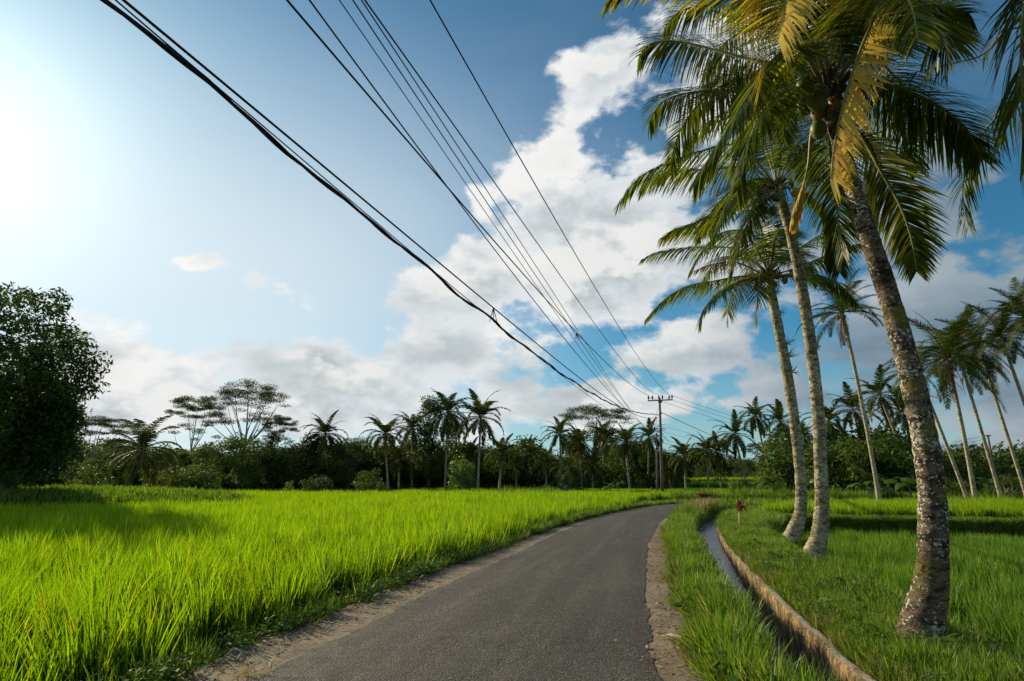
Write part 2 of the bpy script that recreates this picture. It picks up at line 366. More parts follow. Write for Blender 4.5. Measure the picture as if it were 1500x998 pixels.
class MB:
    def __init__(s): s.v = []; s.f = []
    def add(s, V, Fs): o = len(s.v); s.v += [tuple(x) for x in V]; s.f += [tuple(i + o for i in q) for q in Fs]
    def box(s, c, size, rz=0, R=None):
        a, b_, h = size[0] / 2, size[1] / 2, size[2] / 2
        R = R or Matrix.Rotation(rz, 3, 'Z')
        V = [Vector(c) + R @ Vector((x * a, y * b_, z * h)) for x, y, z in ((-1,-1,-1),(1,-1,-1),(1,1,-1),(-1,1,-1),(-1,-1,1),(1,-1,1),(1,1,1),(-1,1,1))]
        s.add(V, [(0,3,2,1),(4,5,6,7),(0,1,5,4),(1,2,6,5),(2,3,7,6),(3,0,4,7)])
    def tube(s, pts, rs, sides=8, cap=True, noise=0, rnd=None):
        pts = [Vector(p) for p in pts]; N = len(pts); rings = []; ref = Vector((1, 0, 0)); o = len(s.v)
        for i, p in enumerate(pts):
            t = (pts[min(i + 1, N - 1)] - pts[max(i - 1, 0)])
            t = t.normalized() if t.length > 1e-7 else Vector((0, 0, 1))
            if abs(t.dot(ref)) > .95: ref = Vector((0, 1, 0)) if abs(t.y) < .9 else Vector((0, 0, 1))
            a = (ref - t * t.dot(ref)).normalized(); b_ = t.cross(a); ref = a
            r = rs[i] if hasattr(rs, '__len__') else rs
            for k in range(sides):
                an = 2 * PI * k / sides; rr = r * (1 + (rnd.uniform(-noise, noise) if noise else 0))
                s.v.append(tuple(p + a * math.cos(an) * rr + b_ * math.sin(an) * rr))
        for i in range(N - 1):
            for k in range(sides):
                k2 = (k + 1) % sides
                s.f.append((o + i * sides + k, o + i * sides + k2, o + (i + 1) * sides + k2, o + (i + 1) * sides + k))
        if cap: s.f.append(tuple(o + k for k in range(sides))[::-1]); s.f.append(tuple(o + (N - 1) * sides + k for k in range(sides)))
    def lathe(s, c, prof, sides=12, scale=(1, 1, 1)):
        s.tube([Vector(c) + Vector((0, 0, z)) for z, r in prof], [max(r, 1e-4) for z, r in prof], sides)
    def mesh(s, name, smooth=False):
        me = bpy.data.meshes.new(name); me.from_pydata(s.v, [], s.f); me.update()
        if smooth: me.polygons.foreach_set('use_smooth', [True] * len(me.polygons))
        return me
    def build(s, name, m, parent=None, loc=None, smooth=False): return obj(name, s.mesh(name, smooth), m, parent, loc)
def catmull(pts, n=8):
    pts = [Vector(p) for p in pts]; out = []
    for i in range(len(pts) - 1):
        p0 = pts[max(i - 1, 0)]; p1 = pts[i]; p2 = pts[i + 1]; p3 = pts[min(i + 2, len(pts) - 1)]
        for k in range(n):
            t = k / n
            out.append(.5 * ((2 * p1) + (p2 - p0) * t + (2 * p0 - 5 * p1 + 4 * p2 - p3) * t * t + (3 * p1 - p0 - 3 * p2 + p3) * t ** 3))
    out.append(pts[-1]); return out

# ---- scattered ground cover: points with attributes, instanced by geometry nodes
LIB = {}
def lib(key, meshes, m):
    col = bpy.data.collections.new(key)
    for i, me in enumerate(meshes):
        me.materials.append(m); o = bpy.data.objects.new('%s_%02d' % (key, i), me); col.objects.link(o)
    LIB[key] = (col, len(meshes)); return col
def scatter(name, key, pts, rng, smin=.8, smax=1.2, tilt=.12, label=None, cat=None, rotz=None):
    col, nv = LIB[key]
    pts = np.asarray(pts, dtype=np.float32); N = len(pts)
    me = bpy.data.meshes.new(name); me.vertices.add(N); me.vertices.foreach_set('co', pts[:, :3].ravel())
    rot = np.stack([rng.normal(0, tilt, N), rng.normal(0, tilt, N), rng.uniform(0, 2 * PI, N) if rotz is None else rng.normal(rotz, .5, N)], 1).astype(np.float32)
    s = rng.uniform(smin, smax, N).astype(np.float32)
    s *= (1 + .10 * np.sin(pts[:, 0] * 1.9 + np.sin(pts[:, 1] * 1.3) * 2) * np.sin(pts[:, 1] * 1.5 + 1) + .07 * np.sin(pts[:, 0] * 5.1 + pts[:, 1] * 3.7)).astype(np.float32)
    a = me.attributes.new('rot', 'FLOAT_VECTOR', 'POINT'); a.data.foreach_set('vector', rot.ravel())
    a = me.attributes.new('scl', 'FLOAT', 'POINT'); a.data.foreach_set('value', s)
    a = me.attributes.new('pick', 'INT', 'POINT'); a.data.foreach_set('value', rng.integers(0, nv, N).astype(np.int32))
    o = obj(name, me)
    gk = 'scatter_' + key
    ng = bpy.data.node_groups.get(gk)
    if ng is None:
        ng = bpy.data.node_groups.new(gk, 'GeometryNodeTree')
        ng.interface.new_socket('Geometry', in_out='INPUT', socket_type='NodeSocketGeometry')
        ng.interface.new_socket('Geometry', in_out='OUTPUT', socket_type='NodeSocketGeometry')
        gi = ng.nodes.new('NodeGroupInput'); go = ng.nodes.new('NodeGroupOutput')
        ci = ng.nodes.new('GeometryNodeCollectionInfo'); ci.inputs['Collection'].default_value = col; ci.inputs['Separate Children'].default_value = True; ci.inputs['Reset Children'].default_value = True
        ip = ng.nodes.new('GeometryNodeInstanceOnPoints'); ip.inputs['Pick Instance'].default_value = True
        def at(nm, ty):
            q = ng.nodes.new('GeometryNodeInputNamedAttribute'); q.data_type = ty; q.inputs['Name'].default_value = nm
            return [x for x in q.outputs if x.enabled and x.name == 'Attribute'][0]
        L = ng.links.new
        L(gi.outputs[0], ip.inputs['Points']); L(ci.outputs[0], ip.inputs['Instance']); L(at('pick', 'INT'), ip.inputs['Instance Index'])
        e2r = ng.nodes.new('FunctionNodeEulerToRotation'); L(at('rot', 'FLOAT_VECTOR'), e2r.inputs[0]); L(e2r.outputs[0], ip.inputs['Rotation'])
        L(at('scl', 'FLOAT'), ip.inputs['Scale']); L(ip.outputs[0], go.inputs[0])
    md = o.modifiers.new('scatter', 'NODES'); md.node_group = ng
    tag(o, label, cat, kind='stuff'); return o

def tuft(seed, n, H, spread, width, lean, S=3, droop=.12, prof=(.7, 1, .7, .06), wind=(0.085, -.03, 0), hv=.25, yellow=.06, tlo=0, thi=1):
    g = np.random.default_rng(seed)
    a = g.uniform(0, 2 * PI, n); r = spread * np.sqrt(g.uniform(0, 1, n))
    b = np.stack([np.cos(a) * r, np.sin(a) * r, np.zeros(n)], 1)
    la = a + g.normal(0, .9, n); ln = np.abs(g.normal(0, lean, n)) + .03
    d = np.stack([np.cos(la) * ln, np.sin(la) * ln, np.ones(n)], 1)
    L = H * (1 + g.uniform(-hv, .12, n)); W = width * g.uniform(.7, 1.2, n)
    wd = g.normal(0, 1, (n, 3)); wd[:, 2] *= .1
    t = g.uniform(tlo, thi, n); t[g.uniform(0, 1, n) < yellow] = 1.9
    return ribbons(b, d, L, W, droop * g.uniform(.2, 1.6, n), wd, S, prof, t, wind=np.array(wind))

def tuftmesh(name, parts): V, Fq, T = join(parts); return npmesh(name, V, Fq, T)

lib('rice_near', [tuftmesh('rice_near', [tuft(10 + i, 11, .90, .05, .0175, .20, 4, .05, (.6, 1, .95, .6, .03), hv=.2, yellow=.05, tlo=.5), tuft(1010 + i, 30, .64, .12, .013, .24, 3, .06, (.7, 1, .8, .05), hv=.3, yellow=.02, thi=.12)]) for i in range(6)], M['rice'])  # short low-tint blades in each rice tuft: canopy's inner shade put into their colour
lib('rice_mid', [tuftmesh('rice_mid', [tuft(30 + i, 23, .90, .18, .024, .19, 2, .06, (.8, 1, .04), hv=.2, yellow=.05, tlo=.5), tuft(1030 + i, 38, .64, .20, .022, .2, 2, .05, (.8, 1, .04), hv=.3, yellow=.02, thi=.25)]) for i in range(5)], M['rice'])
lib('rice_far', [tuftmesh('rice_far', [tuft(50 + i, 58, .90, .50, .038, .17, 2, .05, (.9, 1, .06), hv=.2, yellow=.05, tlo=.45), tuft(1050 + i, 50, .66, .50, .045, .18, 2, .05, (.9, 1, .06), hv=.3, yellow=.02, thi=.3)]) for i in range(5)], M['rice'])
lib('rice_cool_near', [tuftmesh('rice_cool_near', [tuft(70 + i, 13, .66, .06, .0135, .2, 4, .06, (.6, 1, .95, .6, .03), wind=(.07, -.04, 0), yellow=.06, tlo=.45), tuft(1070 + i, 28, .44, .09, .012, .25, 3, .06, (.7, 1, .8, .04), thi=.2, yellow=0)]) for i in range(6)], M['rice_cool'])  # lower blades tinted dark too, painting the shade between the tall ones
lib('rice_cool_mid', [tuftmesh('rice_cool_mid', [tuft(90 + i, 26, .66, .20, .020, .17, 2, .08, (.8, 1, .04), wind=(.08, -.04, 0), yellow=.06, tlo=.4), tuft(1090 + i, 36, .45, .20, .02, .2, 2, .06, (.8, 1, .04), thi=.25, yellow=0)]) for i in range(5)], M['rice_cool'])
lib('grass_long', [tuftmesh('grass_long', [tuft(110 + i, 24, .38, .10, .0115, .40, 4, .16, (.6, 1, .85, .5, .03), wind=(0.03, 0, 0), yellow=.08, tlo=.35), tuft(1110 + i, 22, .26, .11, .011, .5, 3, .16, (.6, 1, .8, .04), wind=(0, 0, 0), yellow=.05, thi=.3)]) for i in range(7)], M['grass'])
lib('grass_short', [tuftmesh('grass_short', [tuft(130 + i, 46, .15, .13, .008, .55, 3, .16, (.6, 1, .7, .04), wind=(0, 0, 0), yellow=.06)]) for i in range(6)], M['grass'])
lib('grass_far', [tuftmesh('grass_far', [tuft(150 + i, 90, .32, .45, .030, .4, 2, .15, (.8, 1, .05), wind=(0, 0, 0), yellow=.06)]) for i in range(5)], M['grass'])
lib('dry_grass', [tuftmesh('dry_grass', [tuft(170 + i, 30, .14, .14, .006, .9, 3, .2, (.6, 1, .7, .04), wind=(0, 0, 0), yellow=.2)]) for i in range(5)], M['drygrass'])
lib('reed', [tuftmesh('reed', [tuft(190 + i, 46, 1.15, .22, .028, .35, 4, .12, (.6, 1, .85, .5, .03), wind=(0.03, 0, 0), yellow=.05)]) for i in range(4)], M['grass'])
def rhombi(c, d, nr, L, W, tint):
    d = nrm(d); s = nrm(np.cross(nr, d)); up = np.cross(d, s)
    V = np.zeros((len(c), 4, 3), dtype=np.float32)
    V[:, 0] = c - d * (L * .5)[:, None]; V[:, 2] = c + d * (L * .5)[:, None] - up * (L * .08)[:, None]
    V[:, 1] = c - s * (W * .5)[:, None]; V[:, 3] = c + s * (W * .5)[:, None]
    return V.reshape(-1, 3), np.arange(len(c) * 4).reshape(-1, 4), np.repeat(tint, 4)
def weedmesh(seed, n=46, H=.22, R=.14, leaf=.05):
    g = np.random.default_rng(seed)
    c = np.stack([g.normal(0, R * .5, n), g.normal(0, R * .5, n), g.uniform(.02, H, n)], 1)
    d = g.normal(0, 1, (n, 3)); d[:, 2] *= .4; nr = g.normal(0, .5, (n, 3)); nr[:, 2] += 1
    return npmesh('weed', *rhombi(c, d, nr, g.uniform(.6, 1.4, n) * leaf, g.uniform(.3, .6, n) * leaf, g.uniform(0, 1.1, n)))
lib('weed', [weedmesh(210 + i) for i in range(5)], M['weed'])
def littermesh(seed):
    g = np.random.default_rng(seed); n_ = 5
    c = np.stack([g.normal(0, .12, n_), g.normal(0, .12, n_), g.uniform(.004, .015, n_)], 1)
    d = g.normal(0, 1, (n_, 3)); d[:, 2] *= .1; nr = g.normal(0, .25, (n_, 3)); nr[:, 2] += 1
    return npmesh('litter', *rhombi(c, d, nr, g.uniform(.02, .07, n_), g.uniform(.006, .022, n_), g.uniform(0, 1.6, n_)))
lib('weed_big', [weedmesh(220 + i, 34, .26, .22, .11) for i in range(4)], M['weed'])
lib('litter', [littermesh(230 + i) for i in range(5)], M['litter'])

# ------------------------------------------------------------------ the ground, road, channel
Lc = [(-2.9,-10),(-2.5,0),(-2.15,5.3),(-1.72,7.2),(-1.3,8.9),(-.75,11),(.2,14.2),(2.3,21.6),(5.7,30.5),(9.6,38.2),(14,42.3),(22,44),(40,45),(80,47)]
Rc = [(.4,-10),(.9,0),(1.2,5.3),(1.52,6.9),(1.85,8.5),(2.4,11),(3.4,15),(5.3,21.8),(7.7,28.5),(10.5,33.8),(15,38),(23,40.3),(40,41.5),(80,43.5)]
Wc = [(1.9,-10),(2.55,0),(2.98,5.3),(3.28,6.7),(3.62,8.2),(4.25,10.7),(5.05,13.8),(6.9,20),(9.0,25.8),(11.3,30),(16,34),(23.5,36.3),(40,37.8),(80,39.8)]
NS = 40
def dense(c): return np.array([(p.x, p.y) for p in catmull([(a, b, 0) for a, b in c], NS)])
def off(c, dd):
    t = np.gradient(c, axis=0); t /= np.linalg.norm(t, axis=1, keepdims=True)
    nn = np.stack([t[:, 1], -t[:, 0]], 1)      # to the right
    return c + nn * np.asarray(dd).reshape(-1, 1)
rs = np.random.default_rng(5)
def wob(nn, amp, k=6):
    w_ = rs.normal(0, 1, nn); ker = np.ones(k) / k; s = np.convolve(w_, ker, 'same'); return s / s.std() * amp
Ld, Rd, Wd = dense(Lc), dense(Rc), dense(Wc); NP = len(Ld)
soff = np.interp(np.arange(NP), [0, 5 * NS, 8 * NS, NP], [.78, .78, .55, .45])
Lr = off(Ld, wob(NP, .018, 3) + wob(NP, .02, 12)); Rr = off(Rd, wob(NP, .010, 6) + wob(NP, .022, 16))
LSd = off(Ld, -soff + wob(NP, .025, 5)); RSd = off(Rd, .50 + wob(NP, .05, 9))
CLd = off(Wd, -.70); WOd = off(Wd, .13); BTd = off(Wd, 1.35 + wob(NP, .08, 9)); BFd = off(Wd, 2.35 + wob(NP, .12, 9)); LFd = off(Ld, -soff - .12)
def strip(name, lines, m, kind='structure', parent=None, smooth=True, cut=None):
    """loft between lines [(curve, z or z array)]"""
    a, b = cut or (0, NP)
    K = len(lines); V = np.zeros((b - a, K, 3))
    for k, (c, z) in enumerate(lines):
        V[:, k, :2] = c[a:b]; V[:, k, 2] = (np.asarray(z)[a:b] if hasattr(z, '__len__') else z)
    idx = np.arange((b - a) * K).reshape(b - a, K)
    Fq = np.stack([idx[:-1, :-1], idx[:-1, 1:], idx[1:, 1:], idx[1:, :-1]], -1).reshape(-1, 4)
    me = npmesh(name, V.reshape(-1, 3), Fq, smooth=smooth); o = obj(name, me, m, parent)
    if kind: o['kind'] = kind
    return o
def lerp(a, b, f): return a * (1 - f) + b * f
def flat(name, poly, z, m):
    me = bpy.data.meshes.new(name); me.from_pydata([(x, y, z) for x, y in poly], [], [tuple(range(len(poly)))]); me.update()
    if me.polygons[0].normal.z < 0: me.flip_normals()
    o = obj(name, me, m); o['kind'] = 'structure'; return o
flat('ground', [(-900,-120),(900,-120),(900,1500),(-900,1500)], -1.06, M['meadow'])
left_edge = [tuple(p) for p in LFd[:9 * NS:8]]
flat('paddy_ground', [(-120, -10)] + left_edge + [(-120, 52.0)][:0] + [(4, 52.0), (-120, 52.0)], -.3, M['mud'])
lower = [tuple(p) for p in off(Wd, 1.9)[:8 * NS + 10:8]]
flat('lower_paddy_ground', lower + [(20, 22.6), (60, 12), (60, -10)], -1.0, M['mud'])
PZ = -1.0
upper = [tuple(p) for p in off(Wd, 1.2)[8 * NS:13 * NS:8]]
flat('upper_terrace_ground', [(10.4, 27.0), (20, 23.7), (60, 12.6), (80, 12)] + [(80, 39)] + upper[::-1], -.1, M['meadow'])
flat('far_meadow', [tuple(p) for p in off(Ld, -.9)[9 * NS:13 * NS:8]] + [(80, 47.5), (400, 49), (400, 700), (-400, 700), (-400, 52.05), (4, 52.05)], -.12, M['meadow'])
flat('far_verge', [tuple(p) for p in off(Wd, -.9)[10 * NS:13 * NS:10]] + [tuple(p) for p in off(Rd, .8)[10 * NS:13 * NS:10]][::-1], -.06, M['earth'])
strip('road', [(lerp(Lr, Rr, f), .0 + .035 * math.sin(f * PI)) for f in np.linspace(0, 1, 9)] , M['asphalt'])
zc = wob(NP, .004, 4)
strip('road_shoulder_left', [(LFd, -.32), (LSd, -.05), (off(LSd, .02), -.018 + zc), (lerp(LSd, Ld, .25), -.012), (off(Ld, .06), -.006)], M['shoulder'])
strip('road_shoulder_right', [(off(Rd, -.06), -.006), (lerp(Rd, RSd, .5), -.012), (RSd, -.02), (off(RSd, .25), -.03), (off(RSd, .3), -.3)], M['shoulder'])
zb = wob(NP, .03, 6)
def ramp(c, f, z): return (c, z)
verge_mid = lerp(RSd, CLd, .5)
strip('verge_ground', [(off(RSd, -.03), -.012), (lerp(RSd, CLd, .35), .01 + zb), (lerp(RSd, CLd, .75), .0 + zb), (off(CLd, -.04), -.05), (CLd, -.12), (CLd, -1.0)], M['earth'])
wz = np.interp(np.arange(NP), [0, 4.5 * NS, 6.2 * NS, NP], [-.66, -.64, -.30, -.26])
strip('channel_water', [(off(CLd, -.02), wz), (lerp(CLd, Wd, .5), wz), (off(Wd, .01), wz)], M['water'])
zt = wob(NP, .005, 14)
wallt = empty('channel_wall', (3.5, 8, 0)); tag(wallt, 'low stained concrete wall along the right side of the water channel', 'wall')
inv = Matrix.Translation((-3.5, -8, 0))
for nm, lines, mm in (('wall_face', [(Wd, -1.0), (Wd, -.35), (off(Wd, wob(NP, .006, 3)), -.05 + zt), (off(Wd, .018), -.006 + zt)], M['channel_wall']),
                      ('wall_cap', [(off(Wd, .018), -.006 + zt), (off(Wd, .07), .004 + zt), (off(WOd, -.012 + wob(NP, .008, 4)), -.004 + zt), (WOd, -.15)], M['wall_top'])):
    o = strip(nm, lines, mm, kind=None, parent=wallt, cut=(0, 9 * NS)); o.data.transform(inv)
zb2 = wob(NP, .03, 6); zb3 = wob(NP, .04, 7)
bf = np.where(np.arange(NP) < 8 * NS - 20, -1.06, -.14); bfz = np.convolve(bf, np.ones(21) / 21, 'same'); bfz[:12] = -1.06; bfz[-12:] = -.14
strip('right_bank', [(off(WOd, -.005), -.2), (off(WOd, .002), -.05), (off(WOd, .3), -.02 + zb2), (off(WOd, .8), .02 + zb3), (BTd, -.04 + zb2), (lerp(BTd, BFd, .5), -.04 * .5 + bfz * .5), (BFd, bfz)], M['earth'])

# grassy bund between the two paddies on the right
bund_line = catmull([(9.9, 27.6, 0), (12.6, 25.9, 0), (15.6, 24.75, 0), (20.2, 23.3, 0), (32, 19.6, 0), (60, 11, 0)], 30)
bn = np.array([(p.x, p.y) for p in bund_line]); nb = len(bn)
z1 = wob(nb, .03, 8); z2_ = wob(nb, .03, 8)
def lofto(name, lines, m, kind='structure'):
    K = len(lines); V = np.zeros((nb, K, 3))
    for k, (c, z) in enumerate(lines): V[:, k, :2] = c; V[:, k, 2] = z
    idx = np.arange(nb * K).reshape(nb, K)
    o = obj(name, npmesh(name, V.reshape(-1, 3), np.stack([idx[:-1, :-1], idx[:-1, 1:], idx[1:, 1:], idx[1:, :-1]], -1).reshape(-1, 4)[:, ::-1], smooth=True), m); o['kind'] = kind; return o
lofto('bund', [(off(bn, -.75), -.12), (off(bn, -.55), .0 + z1), (off(bn, 0), .06 + z2_), (off(bn, .25), -.04 + z1), (off(bn, .34), -.5 + z2_ * .5), (off(bn, .46), -1.06)], M['earth'])

# left bank beneath the large tree
mb = MB(); lb = []
nx, ny = 26, 16
for j in range(ny):
    for i in range(nx):
        x = -40 + i * 1.15; y = 25.5 + j * 1.0
        u_ = (x + 24.5) / 9.8; v_ = (y - 33) / 6.5; r2 = (abs(u_) ** 3 + abs(v_) ** 3) if x > -24.5 else abs(v_) ** 3
        lb.append((x, y, -.34 + 1.05 * max(0, 1 - r2) ** .6 + .05 * math.sin(x * 2.1 + y) ))
me = npmesh('left_bank', lb, [(j * nx + i, j * nx + i + 1, (j + 1) * nx + i + 1, (j + 1) * nx + i) for j in range(ny - 1) for i in range(nx - 1)], smooth=True)
tag(obj('left_bank', me, M['earth']), kind='structure')
def bank_z(x, y):
    v_ = (y - 33) / 6.5; u_ = (x + 24.5) / 9.8
    r2 = (np.abs(u_) ** 3 * (x > -24.5) + np.abs(v_) ** 3)
    return -.34 + 1.05 * np.maximum(0, 1 - r2) ** .6
# distant stepped paddies
def terrace(y0, y1, x0, x1, z):
    nseg = 30; V = []; Fs = []
    for i in range(nseg + 1):
        x = x0 + (x1 - x0) * i / nseg; wv = 2.2 * math.sin(x * .09 + y0) + .8 * math.sin(x * .31)
        V += [(x, y0 + wv - .4, z - 1.4), (x, y0 + wv, z), (x, y1 + wv, z)]
    for i in range(nseg):
        a = i * 3; Fs += [(a, a + 3, a + 4, a + 1), (a + 1, a + 4, a + 5, a + 2)]
    me = npmesh('far_terrace', V, Fs); o = obj('far_terrace', me, M['meadow']); o['kind'] = 'structure'
terrace(84, 101, 24, 150, .45); terrace(101, 122, 20, 160, 1.25); terrace(122, 150, 20, 170, 2.3); terrace(150, 260, 10, 220, 3.6)

# ------------------------------------------------------------------ ground cover
g = np.random.default_rng(77)
def frustum_ok(x, y, margin=1.35): return (y > -6) & (np.abs(x) < (np.maximum(y, 0) * 1.0 + 5) * margin)
def inpoly(x, y, poly):
    px = np.array([p[0] for p in poly]); py = np.array([p[1] for p in poly]); c = np.zeros(len(x), bool); j = len(poly) - 1
    for i in range(len(poly)):
        cond = ((py[i] > y) != (py[j] > y)) & (x < (px[j] - px[i]) * (y - py[i]) / (py[j] - py[i] + 1e-12) + px[i]); c ^= cond; j = i
    return c
def fill(poly, dens_, z, r0, r1, jitter=True):
    xs = [p[0] for p in poly]; ys = [p[1] for p in poly]
    x0, x1, y0, y1 = max(min(xs), -75), min(max(xs), 80), max(min(ys), -4), max(ys)
    N = int((x1 - x0) * (y1 - y0) * dens_); x = g.uniform(x0, x1, N); y = g.uniform(y0, y1, N)
    if jitter:
        st = 1 / math.sqrt(dens_); x = (np.floor(x / st) + .5 + g.uniform(-.3, .3, N)) * st; y = (np.floor(y / st) + .5 + g.uniform(-.3, .3, N)) * st
    r = np.hypot(x, y); k = (r >= r0) & (r < r1) & frustum_ok(x, y) & inpoly(x, y, poly)
    return np.stack([x[k], y[k], np.full(k.sum(), z)], 1)
edge = off(Ld, -soff - .34)
left_poly = [(-120, -10)] + [tuple(p) for p in edge[:int(8.6 * NS):4]] + [(9.0, 45), (10.2, 50.5), (-28, 51.5), (-120, 51.5)]
def notbank(p): k = bank_z(p[:, 0], p[:, 1]) < -.28; return p[k]
RL = 'bright green rice growing in the sunlit paddy left of the road'
for nm, key, dn, r0, r1 in (('rice', 'rice_near', 27, 0, 15), ('rice', 'rice_mid', 13, 15, 30), ('rice', 'rice_far', 4.2, 30, 90)):
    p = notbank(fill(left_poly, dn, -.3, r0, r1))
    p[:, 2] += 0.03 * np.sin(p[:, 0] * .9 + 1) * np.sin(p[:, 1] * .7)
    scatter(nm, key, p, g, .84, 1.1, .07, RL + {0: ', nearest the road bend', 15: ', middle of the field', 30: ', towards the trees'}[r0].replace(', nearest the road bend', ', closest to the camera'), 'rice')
low_poly = [tuple(p) for p in off(Wd, 2.1)[:8 * NS - 6:4]] + [(12.6, 24.9), (15.6, 23.9), (20.2, 22.5), (32, 18.8), (60, 10), (60, -10)]
for key, dn, r0, r1 in (('rice_cool_near', 34, 0, 15), ('rice_cool_mid', 13, 15, 60)):
    scatter('rice', key, fill(low_poly, dn, -1.0, r0, r1), g, .82, 1.12, .09, 'darker green rice in the lower paddy behind the leaning palms' + (', at the tree foot' if r0 == 0 else ', up to the bund'), 'rice')
up_poly = [(11.6, 27.6), (15.8, 25.6), (20.4, 24.3), (32, 20.6), (60, 12.2), (80, 14), (80, 35), (40, 35.2), (24, 33.8), (17, 31.6), (13, 29.6)]
scatter('rice', 'rice_mid', fill(up_poly, 11, -.12, 0, 110), g, .72, .92, .09, 'yellow green rice in the upper paddy beyond the grassy bund', 'rice')
far_poly = [(11, 47.5), (30, 47.8), (80, 50), (80, 70), (20, 74), (-14, 74), (-10, 54), (8, 53)]
scatter('rice', 'rice_far', fill(far_poly, 3.0, -.12, 0, 120), g, .6, .8, .07, 'pale green rice in the field beyond the bend', 'rice')

def between(A, B, za, zb_, N, i0, i1, lo=0, hi=1, lenw=True):
    A = A[i0:i1]; B = B[i0:i1]
    seg = np.linalg.norm(np.diff((A + B) / 2, axis=0), axis=1); cum = np.concatenate([[0], np.cumsum(seg)])
    s = np.interp(g.uniform(0, cum[-1], N), cum, np.arange(len(A)))
    f = g.uniform(lo, hi, N); i = np.minimum(s.astype(int), len(A) - 2); fr = (s - i)[:, None]
    a = A[i] * (1 - fr) + A[i + 1] * fr; b = B[i] * (1 - fr) + B[i + 1] * fr
    xy = a * (1 - f[:, None]) + b * f[:, None]
    return np.concatenate([xy, (za + (zb_ - za) * f)[:, None]], 1)
def thin(p, sgn=1, th=-.25):
    f = np.sin(p[:, 0] * 3.1 + p[:, 1] * 1.7) + np.sin(p[:, 0] * -1.9 + p[:, 1] * 2.9 + 1) + .8 * np.sin(p[:, 1] * 5.3 + p[:, 0]) + g.normal(0, .5, len(p))
    return p[f * sgn > th]
iN = 5 * NS; iF = 8 * NS; iZ = 13 * NS
# roadside verge on the right of the road
scatter('verge_grass', 'grass_long', thin(between(RSd, CLd, -.02, -.08, 1150, NS, int(6.2 * NS), .18, .90)), g, .6, 1.3, .2, 'long lush grass on the verge between shoulder and water channel', 'grass')
scatter('verge_grass', 'grass_short', thin(between(RSd, CLd, -.01, -.02, 2000, NS, int(6.5 * NS), .03, 1.0), 1, -1.1), g, .6, 1.3, .2, 'short matted grass on the verge right of the road', 'grass')
scatter('verge_grass', 'grass_long', between(RSd, CLd, -.02, -.02, 1100, 6 * NS, int(7.7 * NS), -.05, .8), g, .55, 1.0, .2, 'shaggy grass on the verge towards the far bend', 'grass')
scatter('verge_clump', 'reed', between(RSd, CLd, -.02, -.1, 330, int(7.6 * NS), int(9.4 * NS), 0, 1.0), g, .40, .62, .3, 'tall shaggy clump of grass where the channel bends away', 'grass')
scatter('verge_clump', 'dry_grass', between(RSd, CLd, .25, .40, 260, int(7.9 * NS), int(9.0 * NS), .1, .9), g, 1.2, 2.2, .5, 'brown dead grass caught in the shaggy clump at the bend', 'grass')
scatter('dry_grass', 'dry_grass', between(RSd, CLd, -.02, .02, 1200, NS, int(7.5 * NS), -.03, .42), g, .5, 1.3, .3, 'reddish dry grass creeping over the right shoulder', 'grass')
scatter('weeds', 'weed', thin(between(RSd, CLd, -.02, 0, 1500, NS, 8 * NS, 0, .95), -1, .1), g, .5, 1.3, .2, 'small leafy weeds among the right verge grass', 'weeds')
# bank right of the channel
scatter('bank_grass', 'grass_short', thin(between(WOd, BTd, -.02, -.0, 5000, NS, int(6.5 * NS), .05, 1.0), 1, -1.0), g, .6, 1.3, .2, 'short bright grass on the bank right of the channel wall', 'grass')
scatter('bank_grass', 'grass_long', np.concatenate([between(WOd, BTd, -.02, -.03, 520, NS, int(6.5 * NS), .3, 1), between(BTd, BFd, -.06, -.95, 1700, NS, int(6.5 * NS), .0, 1)]), g, .45, .9, .2, 'longer grass on the bank around the palm feet', 'grass')
scatter('bank_grass', 'grass_long', np.concatenate([between(WOd, BTd, -.02, -.03, 3000, 6 * NS, int(10 * NS), -.02, 1.0), between(BTd, BFd, -.06, -.9, 1700, 6 * NS, int(7.7 * NS), 0, 1)]), g, .45, .85, .2, 'grass on the bank towards the red leaved plant', 'grass')
scatter('bank_grass', 'grass_far', between(off(Wd, .1), off(Wd, 3), -.08, -.1, 1200, 9 * NS, iZ, 0, 1), g, .7, 1.2, .2, 'grass on the far bank beside the bend', 'grass')
scatter('verge_grass', 'grass_far', between(off(Rd, .3), off(Wd, -.7), -.06, -.06, 800, 10 * NS, iZ, 0, 1), g, .5, .9, .2, 'grass beside the far road', 'grass')
scatter('dry_grass', 'dry_grass', between(WOd, BTd, 0, 0, 260, NS, 7 * NS, 0, .2), g, .6, 1.3, .3, 'dry grass clippings beside the channel wall', 'grass')
scatter('weeds', 'weed', thin(between(WOd, BTd, 0, 0, 1300, NS, 8 * NS, .0, 1), -1, .3), g, .5, 1.1, .2, 'small leafy weeds on the channel bank', 'weeds')
ii = g.integers(int(7.2 * NS), int(9.4 * NS), 1800); ff = g.uniform(-.1, 1.05, 1800)[:, None]
qq = BTd[ii] * (1 - ff) + BFd[ii] * ff; scatter('bank_grass', 'grass_long', np.concatenate([qq, (-.04 + (bfz[ii] + .04) * ff[:, 0].clip(0, 1))[:, None]], 1), g, .6, 1.1, .2, 'grass on the bank where the bund meets it', 'grass')
scatter('weeds', 'weed_big', np.concatenate([between(RSd, CLd, -.02, 0, 120, NS, 9 * NS, .1, .9), between(WOd, BTd, 0, 0, 70, NS, 8 * NS, .1, 1)]), g, .5, 1.2, .2, 'broad leaved weeds scattered through verge and bank grass', 'weeds')
scatter('verge_grass', 'grass_long', between(RSd, CLd, -.03, -.08, 150, NS, int(5.6 * NS), .82, 1.02), g, .5, .95, .25, 'grass leaning over the near lip of the water channel', 'grass')
